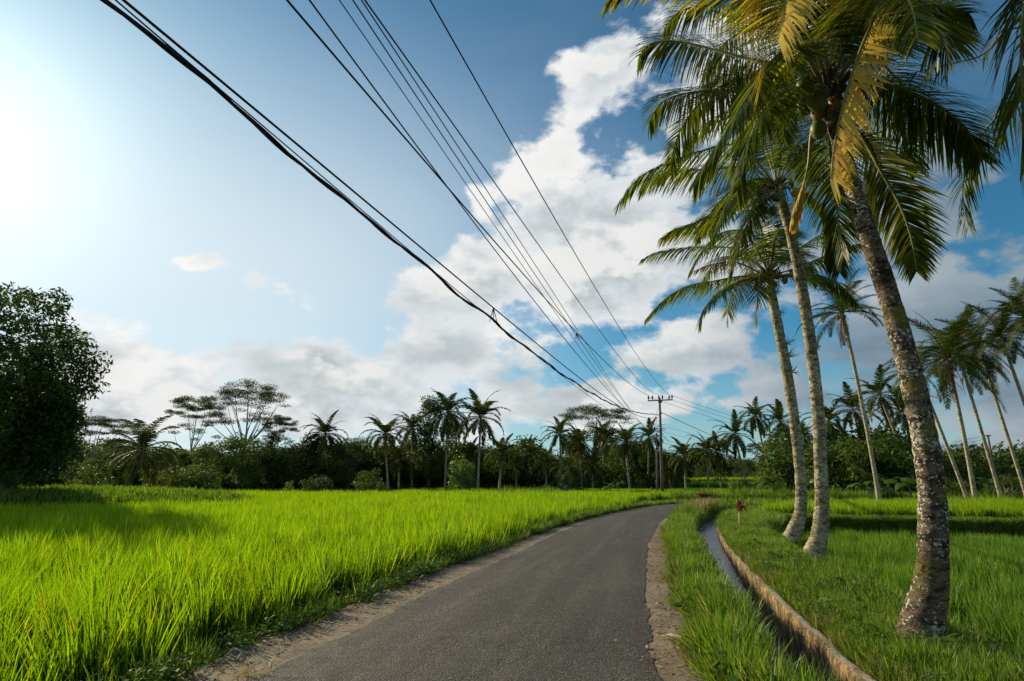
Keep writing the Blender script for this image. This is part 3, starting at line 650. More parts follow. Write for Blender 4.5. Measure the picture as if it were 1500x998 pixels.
# left kerb growth
scatter('weeds', 'weed', between(off(LSd, -.30), off(LSd, .14), -.2, -.02, 820, NS, 8 * NS), g, .5, 1.3, .25, 'creeping weeds along the left shoulder edge', 'weeds')
scatter('kerb_grass', 'grass_long', between(off(LSd, -.35), off(LSd, -.02), -.28, -.06, 500, NS, 9 * NS), g, .5, 1.1, .25, 'grass overhanging the left shoulder edge', 'grass')
scatter('kerb_grass', 'grass_long', between(off(LSd, -.9), off(LSd, .15), -.2, -.02, 1700, int(6.6 * NS), 11 * NS), g, .6, 1.15, .25, 'grass strip between rice and far road', 'grass')
scatter('leaf_litter', 'litter', np.concatenate([between(off(LSd, .0), off(LSd, .5), -.015, -.01, 620, NS, 8 * NS), between(off(Rd, .02), off(RSd, .1), -.008, -.02, 950, NS, 7 * NS)]), g, .6, 1.6, .03, 'bits of dead leaf scattered on both shoulders', 'leaf litter')
# bund, far meadow, left bank
def bn_between(d0, d1, za, zb_, N):
    A = off(bn, d0); B = off(bn, d1); i = g.integers(0, nb - 1, N); fr = g.uniform(0, 1, (N, 1)); f = g.uniform(0, 1, N)
    a = A[i] * (1 - fr) + A[i + 1] * fr; b = B[i] * (1 - fr) + B[i + 1] * fr
    return np.concatenate([a * (1 - f[:, None]) + b * f[:, None], (za + (zb_ - za) * f)[:, None]], 1)
scatter('bund_grass', 'grass_short', np.concatenate([bn_between(-.6, .25, .0, -.02, 5200), bn_between(.22, .46, -.05, -.95, 7000)]), g, .6, 1.25, .3, 'grass clothing the dark face and top of the bund', 'grass')
def rect(x0, x1, y0, y1, N): return np.stack([g.uniform(x0, x1, N), g.uniform(y0, y1, N), np.full(N, -.1)], 1)
q = rect(-36, -13.5, 26, 40, 5200); q[:, 2] = bank_z(q[:, 0], q[:, 1]); q = q[q[:, 2] > -.3]
scatter('bank_grass', 'grass_far', q, g, .9, 1.5, .2, 'rough grass covering the raised bank beneath the big tree', 'grass')
q = np.concatenate([rect(-80, 12, 51.5, 80, 8500), rect(-20, 90, 70, 92, 5200)])
scatter('meadow_grass', 'grass_far', q, g, .7, 1.5, .2, 'rough grass in front of the tree line', 'grass')
q = np.concatenate([rect(13, 90, 35.5, 39, 1200), rect(14, 22, 45.5, 50, 420), rect(24, 90, 39.5, 40.5, 10)]); 
scatter('meadow_grass', 'grass_far', q, g, .8, 1.6, .2, 'rough grass at the back of the upper paddy and round the pole', 'grass')
q = np.concatenate([rect(12.5, 20.5, 44.8, 47, 60), rect(-2, 4.5, 51.2, 53.5, 40)]);
scatter('reeds', 'reed', np.concatenate([q, rect(17.5, 31, 45.5, 48, 110), rect(26, 38, 35, 38, 40), rect(36, 70, 35, 40, 200)]), g, .6, 1.1, .2, 'tall blady grass beyond the bend', 'grass')

# ------------------------------------------------------------------ coconut palms
def leaflets(rach, n_pairs, Lmax, Wl, droop, seed, petiole=.16, up=.25, hang=0.0, tip=.3, tintf=None, S=4, prof=(.55, 1, .9, .55, .04), roll=0.0, gaps=0.0, comb=None):
    """two rows of leaflets along a rachis [(x,y,z)...]"""
    gg = np.random.default_rng(seed)
    R = np.array([tuple(p) for p in rach]); seg = np.linalg.norm(np.diff(R, axis=0), axis=1); cum = np.concatenate([[0], np.cumsum(seg)]) / seg.sum()
    s = np.repeat(np.linspace(petiole, .995, n_pairs), 2) + gg.normal(0, .002, n_pairs * 2)
    side = np.tile([1.0, -1.0], n_pairs)
    keep = gg.uniform(0, 1, len(s)) >= gaps; s = s[keep]; side = side[keep]; N = len(s)
    pos = np.stack([np.interp(s, cum, R[:, k]) for k in range(3)], 1)
    T = nrm(np.stack([np.interp(np.minimum(s + .02, 1), cum, R[:, k]) - np.interp(s - .02, cum, R[:, k]) for k in range(3)], 1))
    Z = np.array([0, 0, 1.0]); B = np.cross(T, Z)
    hb = np.linalg.norm(B, axis=1, keepdims=True); B = np.where(hb > .25, B / np.maximum(hb, 1e-6), nrm(B + np.array([.01, .3, 0])))
    U = nrm(np.cross(B, T))
    cr, sr = math.cos(roll), math.sin(roll); B, U = B * cr + U * sr, U * cr - B * sr
    w_ = (s - petiole) / (1 - petiole)
    Ls = Lmax * (np.minimum(1, .45 + 2.6 * w_) * (1 - (1 - tip) * np.clip((w_ - .35) / .65, 0, 1) ** 1.5)) * gg.uniform(.86, 1.08, N)
    fwd = .35 + .75 * w_ + gg.normal(0, .12, N)
    d = B * side[:, None] + gg.normal(0, .05, (N, 3)) + T * fwd[:, None] + U * (up + gg.normal(0, .07, N))[:, None] - Z * hang
    if comb is not None: d = d + np.array(comb)
    tint = gg.uniform(0, 1, N)
    if tintf is not None: tint = tintf(w_, side, gg, tint)
    return ribbons(pos, d, Ls, np.full(N, Wl) * gg.uniform(.8, 1.15, N), droop * gg.uniform(.7, 1.3, N), T + U * .15, S, prof, tint)
def rachis_tube(rach, r0, r1, sides=5, name='midrib'):
    m_ = MB(); k = len(rach); m_.tube(rach, [r0 * (1 - i / (k - 1)) + r1 * (i / (k - 1)) for i in range(k)], sides); return m_
def add_frond(palm, pts, Lmax=.85, pairs=118, droop=.22, seed=1, m='frond', yellow=0.0, name='frond', r0=.03, W=.029, label=None, **kw):
    o = Vector(palm.location); rach = [p - o for p in catmull(pts, 7)]; root = rach[0].copy(); rach = [p - root for p in rach]
    def tf(w_, side, gg, t):
        if yellow: t = np.where(gg.uniform(0, 1, len(t)) < yellow * (.5 + w_), 1.1 + gg.uniform(0, .9, len(t)), t)
        return t
    V, Fq, T = leaflets(rach, pairs, Lmax * 1.1, W, droop, seed, tintf=tf, **kw)
    f = obj(name, npmesh(name, V, Fq, T), M[m], palm, root)
    if label: f['label'] = label
    rachis_tube(rach, r0, .004).build('midrib', M['midrib'], f, smooth=True)
    return f
def arc(origin, az, el, L, sag, n_=7, bend=0.0):
    """rachis leaving origin at azimuth/elevation and curving down"""
    p = Vector(origin); out = [p.copy()]; e = el
    for i in range(n_ - 1):
        st = L / (n_ - 1); p = p + Vector((math.cos(az) * math.cos(e), math.sin(az) * math.cos(e), math.sin(e))) * st
        out.append(p.copy()); e = max(e - sag / (n_ - 1) * (1 + i * .25), rad(-88)); az += bend / (n_ - 1)
    return out
def coconut_mesh(r, k):
    m_ = MB(); m_.lathe((0, 0, 0), [(-1.25 * r * math.cos(a), r * math.sin(a) * (1 - .08 * math.cos(a))) for a in np.linspace(.02, PI - .02, 9)], 12); return m_.mesh('coconut', True)
NUT = coconut_mesh(.098, 0); NUT.materials.append(M['nut'])
NUTO = coconut_mesh(.09, 0); NUTO.materials.append(M['nut_orange'])
TR_PTS = {}
def near_palm(name, label, base, wp, mt, seed, top_len=.5, sides=22, rscale=1):
    """wp: (point, radius) along the trunk"""
    rn = random.Random(seed); palm = empty(name, base); o = Vector(base)
    pts = catmull([p for p, r in wp], 26); n_ = len(pts)
    rr = np.interp(np.linspace(0, len(wp) - 1, n_), range(len(wp)), [r for p, r in wp])
    # ring scars: real steps in the radius
    L = 0; rad_ = []; ring = 0
    for i in range(n_):
        if i: L += (pts[i] - pts[i - 1]).length
        rad_.append(rr[i] * (1 + (.012 if seed == 1 else .022) * math.sin(L * 2 * PI * 7.0) + .02 * math.sin(L * 9.1 + 1) + rn.uniform(-.012, .012)))
    m_ = MB(); m_.tube([p - o for p in pts], rad_, sides, noise=.025, rnd=rn)
    TR_PTS['ABCD'[seed - 1]] = (pts, rad_)
    m_.build('trunk', M[mt], palm, smooth=True)
    tag(palm, label, 'palm tree', 'leaning coconut palms on the channel bank'); return palm
def nuts(palm, c, n_, seed, me=NUT, spread=.30):
    rn = random.Random(seed)
    for i in range(n_):
        a = rn.uniform(0, 2 * PI); r = rn.uniform(.4, 1) * spread
        o = obj('coconut', me, None, palm, Vector(c) - palm.location + Vector((math.cos(a) * r, math.sin(a) * r, -rn.uniform(0, .45)))); o.rotation_euler = (rn.uniform(-.6, .6), rn.uniform(-.6, .6), rn.uniform(0, 6))
def fibre(palm, c, seed, s=1.0):
    rn = random.Random(seed); m_ = MB()
    for i in range(26):
        a = rn.uniform(0, 2 * PI); st = Vector(c) - palm.location + Vector((math.cos(a) * .12 * s, math.sin(a) * .12 * s, rn.uniform(-.1, .25) * s))
        m_.tube([st, st + Vector((math.cos(a) * .18, math.sin(a) * .18, .1)) * s, st + Vector((math.cos(a) * .3, math.sin(a) * .3, -.2 - rn.uniform(0, .3))) * s], [.03 * s, .022 * s, .004], 4)
    m_.build('crown_fibre', M['fibre'], palm)

# palm A: the stout leaning palm nearest the road
A0 = G(1352, 944, .02); tA = pix(A0)[2]
A = near_palm('coconut_palm', 'stout leaning coconut palm with blotched brown trunk, nearest the camera, crown over the road', A0,
  [(P(1344, 972, tA), .30), (P(1348, 940, tA), .232), (P(1354, 900, tA), .188), (P(1363, 860, tA + .03), .152), (P(1367, 794, tA + .08), .135), (P(1363, 700, tA + .2), .126), (P(1346, 600, tA + .4), .121),
   (P(1315, 478, tA + .7), .112), (P(1281, 370, tA + .95), .106), (P(1254, 290, tA + 1.15), .098), (P(1232, 215, tA + 1.3), .094), (P(1216, 150, tA + 1.45), .10), (P(1212, 125, tA + 1.5), .07)], 'trunk_a', 1)
tc_ = tA + 1.45; cA = P(1213, 145, tc_)
def FR(palm, lst, t0, **kw): return add_frond(palm, [P(u, v, t0 + d) for u, v, d in lst], **kw)
FR(A, [(1208,135,0),(1150,100,.2),(1078,82,.6),(1000,62,1.1),(955,64,1.3),(936,82,1.4)], tc_, seed=11, Lmax=.95, up=.1, hang=.35)
FR(A, [(1205,120,0),(1160,55,.4),(1110,22,.8),(1040,8,1.4),(995,18,1.7),(973,42,1.8)], tc_, seed=12, Lmax=.9, up=.1, hang=.3)
FR(A, [(1205,140,0),(1140,128,.5),(1074,134,1.1),(1010,136,1.7),(970,150,2.0),(951,180,2.1)], tc_, seed=13, Lmax=.95, up=.1, hang=.4)
FR(A, [(1205,125,0),(1170,70,-.6),(1130,90,-1.1),(1090,150,-1.4),(1050,215,-1.5),(1020,262,-1.5)], tc_, seed=14, Lmax=.85, hang=.8, droop=.22, yellow=.08, label='long green frond drooping to the left')
FR(A, [(1222,110,0),(1262,10,-.7),(1288,-30,-1.3),(1286,10,-1.7),(1258,80,-1.8),(1236,150,-1.8),(1222,215,-1.8),(1217,262,-1.8)], tc_, seed=15, m='frond_yellow', Lmax=.50, droop=.06, yellow=.35, tip=.6, hang=.1, comb=(1.3,-.2,-.1), pairs=84, W=.03, label='yellowing frond hanging in front of the trunk')
FR(A, [(1215,110,0),(1190,0,-.6),(1170,-50,-1.2),(1155,-30,-1.6),(1148,20,-1.8),(1140,60,-1.9)], tc_, seed=16, m='frond_yellow', Lmax=.85, droop=.18, yellow=.15, hang=.5, tip=.7, label='yellow green frond tip hanging above the crown')
FR(A, [(1225,135,0),(1290,122,.0),(1340,138,0),(1385,162,0),(1420,195,0),(1437,232,0)], tc_, seed=17, Lmax=.95, hang=.7, droop=.2)
FR(A, [(1225,165,0),(1262,200,-.1),(1290,250,-.2),(1318,300,-.2),(1335,350,-.2),(1343,398,-.2)], tc_, seed=18, Lmax=.62, hang=.2, droop=.18, yellow=.25, label='dark frond with browned tips drooping right of the trunk')
FR(A, [(1222,120,0),(1290,40,.2),(1340,10,.2),(1385,8,.1),(1420,20,0)], tc_, seed=19, Lmax=.95, hang=.5, droop=.2)
FR(A, [(1220,115,0),(1255,20,.8),(1300,-30,1.2),(1360,-40,1.4),(1420,-20,1.5)], tc_, seed=20, Lmax=.95, hang=.4)
FR(A, [(1215,110,0),(1215,0,.5),(1190,-80,.8),(1140,-110,.9),(1080,-90,.8)], tc_, seed=21, Lmax=.95)
FR(A, [(1215,110,0),(1230,0,-.3),(1250,-110,-.8),(1230,-170,-1.4),(1190,-190,-1.9)], tc_, seed=22, Lmax=.95)
FR(A, [(1210,120,0),(1180,40,-.5),(1120,-20,-1.2),(1040,-50,-1.7),(950,-40,-2.0),(895,-5,-2.1)], tc_, seed=23, Lmax=.7, yellow=.3, hang=.3)
FR(A, [(1225,120,0),(1275,50,-.6),(1330,20,-1.1),(1370,40,-1.4),(1390,90,-1.5)], tc_, seed=24, Lmax=.85, hang=.5, yellow=.1)
FR(A, [(1210,130,0),(1185,100,.7),(1150,120,1.4),(1110,170,1.8),(1085,230,2.0)], tc_, seed=25, Lmax=.9, hang=.6)
FR(A, [(1205,140,0),(1165,128,-.3),(1120,160,-.7),(1095,215,-.8),(1080,280,-.8)], tc_, seed=26, Lmax=.85, hang=.7, droop=.2)
FR(A, [(1222,140,0),(1262,120,.9),(1300,150,1.6),(1330,200,1.9),(1345,250,2.0)], tc_, seed=27, Lmax=.85, hang=.6)
FR(A, [(1208,150,0),(1190,190,.1),(1184,242,.2),(1173,285,.2),(1160,330,.2)], tc_, seed=28, m='frond_yellow', Lmax=.34, pairs=60, yellow=.5, petiole=.62, hang=.8, W=.03, label='broken yellow frond dangling left of the trunk')
FR(A, [(1215,110,0),(1245,30,-.9),(1290,-20,-1.9),(1330,0,-2.6),(1345,60,-2.9)], tc_, seed=29, Lmax=.8, hang=.5, yellow=.2)
FR(A, [(1212,118,0),(1180,60,.9),(1120,40,1.9),(1065,60,2.6),(1030,110,2.9)], tc_, seed=30, Lmax=.9, hang=.5)
def extra(palm, c, spec, L, sd0, **kw):
    for i, (az, el, sag) in enumerate(spec): add_frond(palm, arc(c, rad(az), rad(el), L, rad(sag)), seed=sd0 + i, **kw)
extra(A, cA, [(75, 72, 95), (125, 60, 100), (30, 62, 100), (60, 20, 90)], 3.4, 700, Lmax=.9, hang=.4)
nuts(A, P(1185, 140, tc_ - .2), 5, 1); nuts(A, P(1204, 138, tc_ - .1), 2, 3, NUTO, .2)
fibre(A, P(1214, 150, tc_), 1)

# palm B: slender middle palm
B0 = G(1186, 832, -.28); tB = pix(B0)[2]
Bp = near_palm('coconut_palm', 'slender pale trunked coconut palm in the middle of the leaning three, foot swept left', B0,
  [(P(1170, 844, tB), .32), (P(1185, 824, tB), .245), (P(1199, 790, tB), .182), (P(1204, 740, tB), .148), (P(1202, 680, tB), .134), (P(1198, 600, tB + .1), .128), (P(1188, 510, tB + .2), .126),
   (P(1176, 430, tB + .3), .120), (P(1160, 350, tB + .4), .108), (P(1145, 295, tB + .5), .105), (P(1138, 268, tB + .5), .08)], 'trunk_b', 2)
tb_ = tB + .5
k = 40
for lst, kw in [([(1136,272,0),(1100,245,.2),(1046,248,.5),(984,252,.8),(955,262,1),(939,280,1)], dict(hang=.5)),
  ([(1136,272,0),(1085,215,-.3),(1025,222,-.5),(965,245,-.6),(935,262,-.6),(906,300,-.6)], dict(hang=.6, gaps=.12)),
  ([(1136,278,0),(1088,292,-.3),(1024,324,-.5),(992,336,-.5),(972,348,-.5)], dict(hang=.35, yellow=.08)),
  ([(1138,270,0),(1110,190,.5),(1070,165,.9),(1030,185,1.2),(1000,225,1.3)], dict(hang=.5)),
  ([(1138,268,0),(1120,170,0),(1095,120,0),(1060,110,0),(1030,130,0)], dict(hang=.4)),
  ([(1140,268,0),(1150,160,.4),(1160,100,.7),(1190,80,.9)], dict(hang=.3)),
  ([(1142,272,0),(1180,240,.4),(1225,250,.8),(1262,285,1),(1280,330,1.1)], dict(hang=.6)),
  ([(1142,275,0),(1175,280,-.3),(1205,310,-.6),(1222,350,-.7),(1230,400,-.7)], dict(hang=.6)),
  ([(1138,275,0),(1110,300,-.4),(1085,350,-.7),(1070,400,-.8)], dict(hang=.6, yellow=.12)),
  ([(1136,275,0),(1105,262,-.9),(1070,290,-1.6),(1045,345,-1.9)], dict(hang=.6)),
  ([(1142,270,0),(1190,200,0),(1240,190,.2),(1290,220,.3)], dict(hang=.5)),
  ([(1138,275,0),(1090,268,1),(1050,300,1.8),(1020,350,2)], dict(hang=.6)),
  ([(1140,272,0),(1160,220,-.8),(1175,215,-1.7),(1180,260,-2.2)], dict(hang=.5))]:
    k += 1; FR(Bp, lst, tb_, seed=k, Lmax=.92, pairs=104, droop=.22, W=.031, **kw)
extra(Bp, P(1138, 270, tb_), [(80, 68, 90), (110, 35, 90), (30, 55, 90)], 3.3, 730, Lmax=.9, hang=.4, pairs=90)
nuts(Bp, P(1118, 283, tb_ - .3), 7, 5, spread=.28); nuts(Bp, P(1160, 275, tb_), 4, 6); fibre(Bp, P(1138, 280, tb_), 2)

# palm C: the third, lowest crown
C0 = G(1160, 796, -.25); tC = pix(C0)[2]
Cp = near_palm('coconut_palm', 'mossy slender coconut palm farthest back of the leaning three, lowest crown, ferns on trunk', C0,
  [(P(1150, 802, tC), .30), (P(1163, 780, tC), .23), (P(1173, 745, tC), .17), (P(1172, 690, tC), .158), (P(1164, 620, tC), .152), (P(1152, 540, tC + .1), .148), (P(1140, 480, tC + .2), .146), (P(1130, 430, tC + .3), .135), (P(1126, 402, tC + .3), .10)], 'trunk_b', 3)
tq = tC + .3
for lst, kw in [([(1124,402,0),(1085,368,.3),(1050,362,.7),(1004,364,1),(965,370,1.2),(942,380,1.2)], dict(hang=.4)),
  ([(1124,405,0),(1085,405,-.3),(1045,412,-.5),(1005,420,-.6),(972,440,-.7),(948,466,-.7)], dict(hang=.6)),
  ([(1124,408,0),(1090,410,-.8),(1060,425,-1.4),(1035,450,-1.6),(1024,476,-1.6)], dict(hang=.5)),
  ([(1130,402,0),(1170,365,.2),(1214,338,.4),(1250,327,.4),(1272,326,.4)], dict(hang=.5)),
  ([(1130,404,0),(1175,390,-.2),(1215,372,-.4),(1248,360,-.4),(1273,356,-.4)], dict(hang=.6)),
  ([(1130,406,0),(1170,400,-.5),(1205,405,-.9),(1235,422,-1),(1257,446,-1)], dict(hang=.6)),
  ([(1126,398,0),(1112,330,.3),(1085,300,.5),(1050,310,.7),(1020,345,.8)], dict(hang=.5)),
  ([(1126,398,0),(1125,320,0),(1115,280,0),(1095,270,0)], dict(hang=.3)),
  ([(1127,398,0),(1145,320,.2),(1170,290,.4),(1200,300,.5)], dict(hang=.4)),
  ([(1126,400,0),(1095,345,-.6),(1060,340,-1.1),(1030,365,-1.4),(1010,400,-1.5)], dict(hang=.6)),
  ([(1128,402,0),(1135,350,-1),(1150,335,-2),(1165,360,-2.6)], dict(hang=.5)),
  ([(1126,405,0),(1115,400,-.9),(1110,430,-1.4),(1108,470,-1.5)], dict(hang=.4, yellow=.3)),
  ([(1127,402,0),(1150,370,1),(1175,375,1.8),(1190,410,2.1)], dict(hang=.6))]:
    k += 1; FR(Cp, lst, tq, seed=k, Lmax=.9, pairs=92, droop=.22, W=.033, **kw)
extra(Cp, P(1126, 402, tq), [(80, 68, 90), (125, 55, 90), (30, 52, 90), (100, 25, 80)], 3.2, 760, Lmax=.9, hang=.4, pairs=80)
nuts(Cp, P(1112, 404, tq - .2), 6, 7, NUTO, .3); nuts(Cp, P(1142, 398, tq - .2), 6, 8, NUTO, .25); fibre(Cp, P(1126, 408, tq), 3)
FR(Cp, [(1120,404,0),(1080,385,-.3),(1040,388,-.5),(1012,400,-.5)], tq, seed=90, m='frond_dead', Lmax=.5, pairs=40, hang=.9, gaps=.3, name='dead_frond')

# palm D: only its fronds enter the picture from the right
D0 = Vector((9.3, 5.9, -.5))
Dp = near_palm('coconut_palm', 'coconut palm at the right edge of the photo, only its hanging fronds in view', D0,
  [(D0 + Vector((0, 0, -.05)), .26), (D0 + Vector((-.15, 0, .5)), .19), (D0 + Vector((-.35, .1, 3)), .17), (D0 + Vector((-.9, .2, 6)), .15), (D0 + Vector((-1.2, .3, 7.4)), .12)], 'trunk_a', 4)
cD = D0 + Vector((-1.2, .3, 7.3))
td = 6.6
add_frond(Dp, [cD, P(1560, -60, td), P(1510, -20, td - .2), P(1496, 60, td - .3), P(1500, 140, td - .3), P(1506, 230, td - .3)], seed=201, Lmax=1.0, pairs=90, hang=.9, droop=.16, tip=.7, W=.04, yellow=.06)
add_frond(Dp, [cD, P(1580, 60, td + .5), P(1540, 60, td + .5), P(1512, 110, td + .5), P(1502, 180, td + .5), P(1498, 240, td + .5)], seed=202, Lmax=.8, pairs=70, hang=1.0, droop=.2, yellow=.15)
add_frond(Dp, [cD, P(1500, 40, td + 1.2), P(1440, 80, td + 1.4), P(1405, 91, td + 1.4), P(1350, 104, td + 1.4), P(1293, 122, td + 1.4)], seed=203, Lmax=.45, pairs=24, hang=1.2, droop=.3, gaps=.45, r0=.022, label='bare broken frond stalk pointing left')
for i in range(9):
    a = rad(-150 + i * 36); add_frond(Dp, arc(cD, a, rad(35 if i % 2 else 60), 3.8, rad(110)), seed=210 + i, Lmax=.9, pairs=60, hang=.5) if not (rad(130) < a % (2 * PI) < rad(235)) else None
nuts(Dp, cD - Vector((0, 0, .2)), 5, 9); fibre(Dp, cD, 4)

for pb_, r_, w_ in ((A0, .34, 'stout nearest palm trunk'), (B0, .32, 'pale middle palm trunk'), (C0, .30, 'mossy farthest leaning trunk')):
    aa = g.uniform(0, 6.28, 34); rr_ = r_ * g.uniform(.9, 1.5, 34)
    scatter('foot_grass', 'grass_long', np.stack([pb_.x + np.cos(aa) * rr_, pb_.y + np.sin(aa) * rr_, np.full(34, pb_.z - .04)], 1), g, .35, .7, .3, 'grass tufts hugging the foot of the ' + w_, 'grass')
# small ferns on the trunks
def epiphyte(palm, p, seed, s=.2):
    V, Fq, T = tuft(seed, 16, s, .04, .02, .9, 3, .2, (.6, 1, .7, .05), wind=(0, 0, 0)); o = obj('fern', npmesh('fern', V, Fq, T), M['weed'], palm, p - palm.location); o.rotation_euler = (0, rad(60), 0)
def on_trunk(palm, pts, rr, fr, side, seed, sz):
    i = int(fr * (len(pts) - 1)); epiphyte(palm, pts[i] + Vector((side * rr[i] * .95, -rr[i] * .2, 0)), seed, sz)
for i, (fr, sd_, sz) in enumerate([(.95, 1, .3), (.88, 1, .22), (.70, 1, .32), (.66, 1, .36), (.62, 1, .25), (.80, 1, .2), (.5, -1, .15), (.90, -1, .2)]): on_trunk(Cp, *TR_PTS['C'], fr, sd_, 300 + i, sz)
for i, (fr, sd_, sz) in enumerate([(.72, -1, .14), (.84, 1, .16), (.93, -1, .2), (.6, 1, .1)]): on_trunk(Bp, *TR_PTS['B'], fr, sd_, 310 + i, sz)

# ---- farther palms: shared frond meshes
def far_frond(el, sag, seed, pairs, wl, hang, W, twist=0, yel=0.0):
    rach = arc((0, 0, 0), 0, rad(el), 1.0, rad(sag), 9)
    def tf(w_, side, gg, t):
        return np.where(gg.uniform(0, 1, len(t)) < yel, 1.2 + gg.uniform(0, .8, len(t)), t)
    V, Fq, T = leaflets(rach, pairs, wl, W, .20, seed, petiole=.12, up=.22, hang=hang, S=2, prof=(.8, 1, .1), tintf=tf, gaps=.05)
    m_ = MB(); m_.tube(rach, [.009, .008, .007, .006, .005, .004, .003, .002, .001], 3, cap=False)
    v2 = np.array(m_.v); f2 = np.array(m_.f)
    V, Fq, T = join([(V, Fq, T), (v2, f2, np.full(len(v2), .3))])
    return npmesh('frond', V, Fq, T)
CLS = [(76, 34), (62, 52), (46, 62), (30, 72), (12, 70), (-8, 55), (-38, 38)]
def frond_set(m, pairs, W, seed, yel=0.0, hang=.22, stiff=1.0):
    S_ = []
    for c, (el, sag) in enumerate(CLS):
        for q_ in range(2):
            me = far_frond(el, (sag + q_ * 12) * stiff, seed + c * 3 + q_, pairs, .175, hang + .1 * q_, W, yel=yel); me.materials.append(M[m]); S_.append(me)
    return S_
SETM = frond_set('frond_far', 76, .0095, 400, .05, hang=.12, stiff=.62)     # mid distance, finer
SETF = frond_set('frond_far', 46, .025, 450, .05, hang=.15, stiff=.78)     # far
SETY = frond_set('frond_far', 30, .022, 500, .22)     # yellowed young palm
DEADM = far_frond(-62, 20, 700, 22, .13, .8, .02); DEADM.materials.append(M['frond_dead'])
_np = [0]
def far_palm(label, uc, vc, ub, t, rpx, zb_=-.1, n_=27, S_=None, r=.15, group="coconut palms along the tree line", dead=0, nutc=None, lean=None, curve=0.0, thick=None, mt='trunk_far', low=True, pw_=.72):
    _np[0] += 1; seed = _np[0]; rn = random.Random(900 + seed)
    S_ = S_ or SETF
    top = P(uc, vc, t); base = P(ub, 702, t); base.z = zb_
    palm = empty('coconut_palm', base); tag(palm, label, 'palm tree', group)
    d = top - base; m_ = MB(); pts = []
    for i in range(15):
        f = i / 14; pts.append(d * f + Vector((d.x * curve * math.sin(f * PI) , 0, 0)))
    m_.tube(pts, [r * (1.5 - .9 * min(1, i / 2.0) * .45 - .35 * i / 14) for i in range(15)], 8); m_.build('trunk', M[mt], palm, smooth=True)
    Lf = rpx * t / F * 1.22; a0 = rn.uniform(0, 2 * PI)
    for i in range(n_):
        c = int((i / (n_ - 1)) ** pw_ * 6.99)
        if not low and c > 5: c = 4
        me = S_[c * 2 + rn.randint(0, 1)]
        f = obj('frond', me, None, palm, d); f.rotation_euler = (rn.uniform(-.15, .15), rn.uniform(-.12, .12), a0 + i * 2.39996 + rn.uniform(-.25, .25))
        s = Lf * rn.uniform(.85, 1.1); f.scale = (s, s, s)
    for i in range(dead):
        f = obj('dead_frond', DEADM, None, palm, d - Vector((0, 0, .1))); s = Lf * rn.uniform(.5, .75); f.scale = (s, s, s); f.rotation_euler = (0, rn.uniform(-.1, .35), rn.uniform(0, 6.3))
    if nutc:
        for i in range(7):
            a = rn.uniform(0, 6.3); obj('coconut', NUTO if nutc == 'o' else NUT, None, palm, d + Vector((math.cos(a) * .28, math.sin(a) * .28, -.1 - rn.uniform(0, .4))))
    return palm
GR = 'coconut palms standing behind the upper paddy'
far_palm('pale trunked coconut palm with brown hanging skirt, between the leaning palms and the stout trunk', 1234, 458, 1284, 36, 58, -.1, 24, SETM, .125, GR, dead=4, nutc='o', low=False, curve=-.05)
far_palm('coconut palm with large dark crown, right of the stout trunk, foot in the grass', 1388, 524, 1423, 36, 78, -.1, 28, SETM, .125, GR, dead=4, nutc='o', curve=-.05)
far_palm('leaning coconut palm whose crown hides behind the stout trunk, foot right of it', 1345, 545, 1413, 44, 48, -.1, 24, SETM, .125, GR)
far_palm('coconut palm right of the large dark crown, trunk leaning left', 1404, 518, 1462, 42, 60, -.1, 26, SETM, .12, GR)
far_palm('coconut palm second from the right edge, windswept crown, thin curved trunk', 1434, 508, 1500, 43, 60, -.1, 26, SETM, .12, GR)
far_palm('coconut palm high at the right edge, crown beside the photo edge, strongly leaning trunk', 1466, 492, 1545, 40, 60, -.1, 26, SETM, .12, GR)
far_palm('coconut palm cut off by the right edge of the photo, highest crown there', 1502, 466, 1560, 38, 58, -.1, 26, SETM, .12, GR)
far_palm('coconut palm with pale diagonal trunk leaning left over the undergrowth', 1288, 578, 1345, 56, 40, -.1, 20, None, .13, GR, dead=4, mt='trunk_far')
far_palm('dark coconut palm immediately left of the stout trunk, low crown', 1322, 603, 1350, 60, 42, -.1, 18, None, .13, GR)
far_palm('coconut palm with feathery crown behind the thin pale trunk', 1250, 600, 1274, 62, 42, -.1, 20, None, .13, GR)
far_palm('coconut palm with dark leaning trunk, seen right of the middle leaning palm', 1214, 618, 1254, 62, 40, -.1, 20, None, .13, GR)
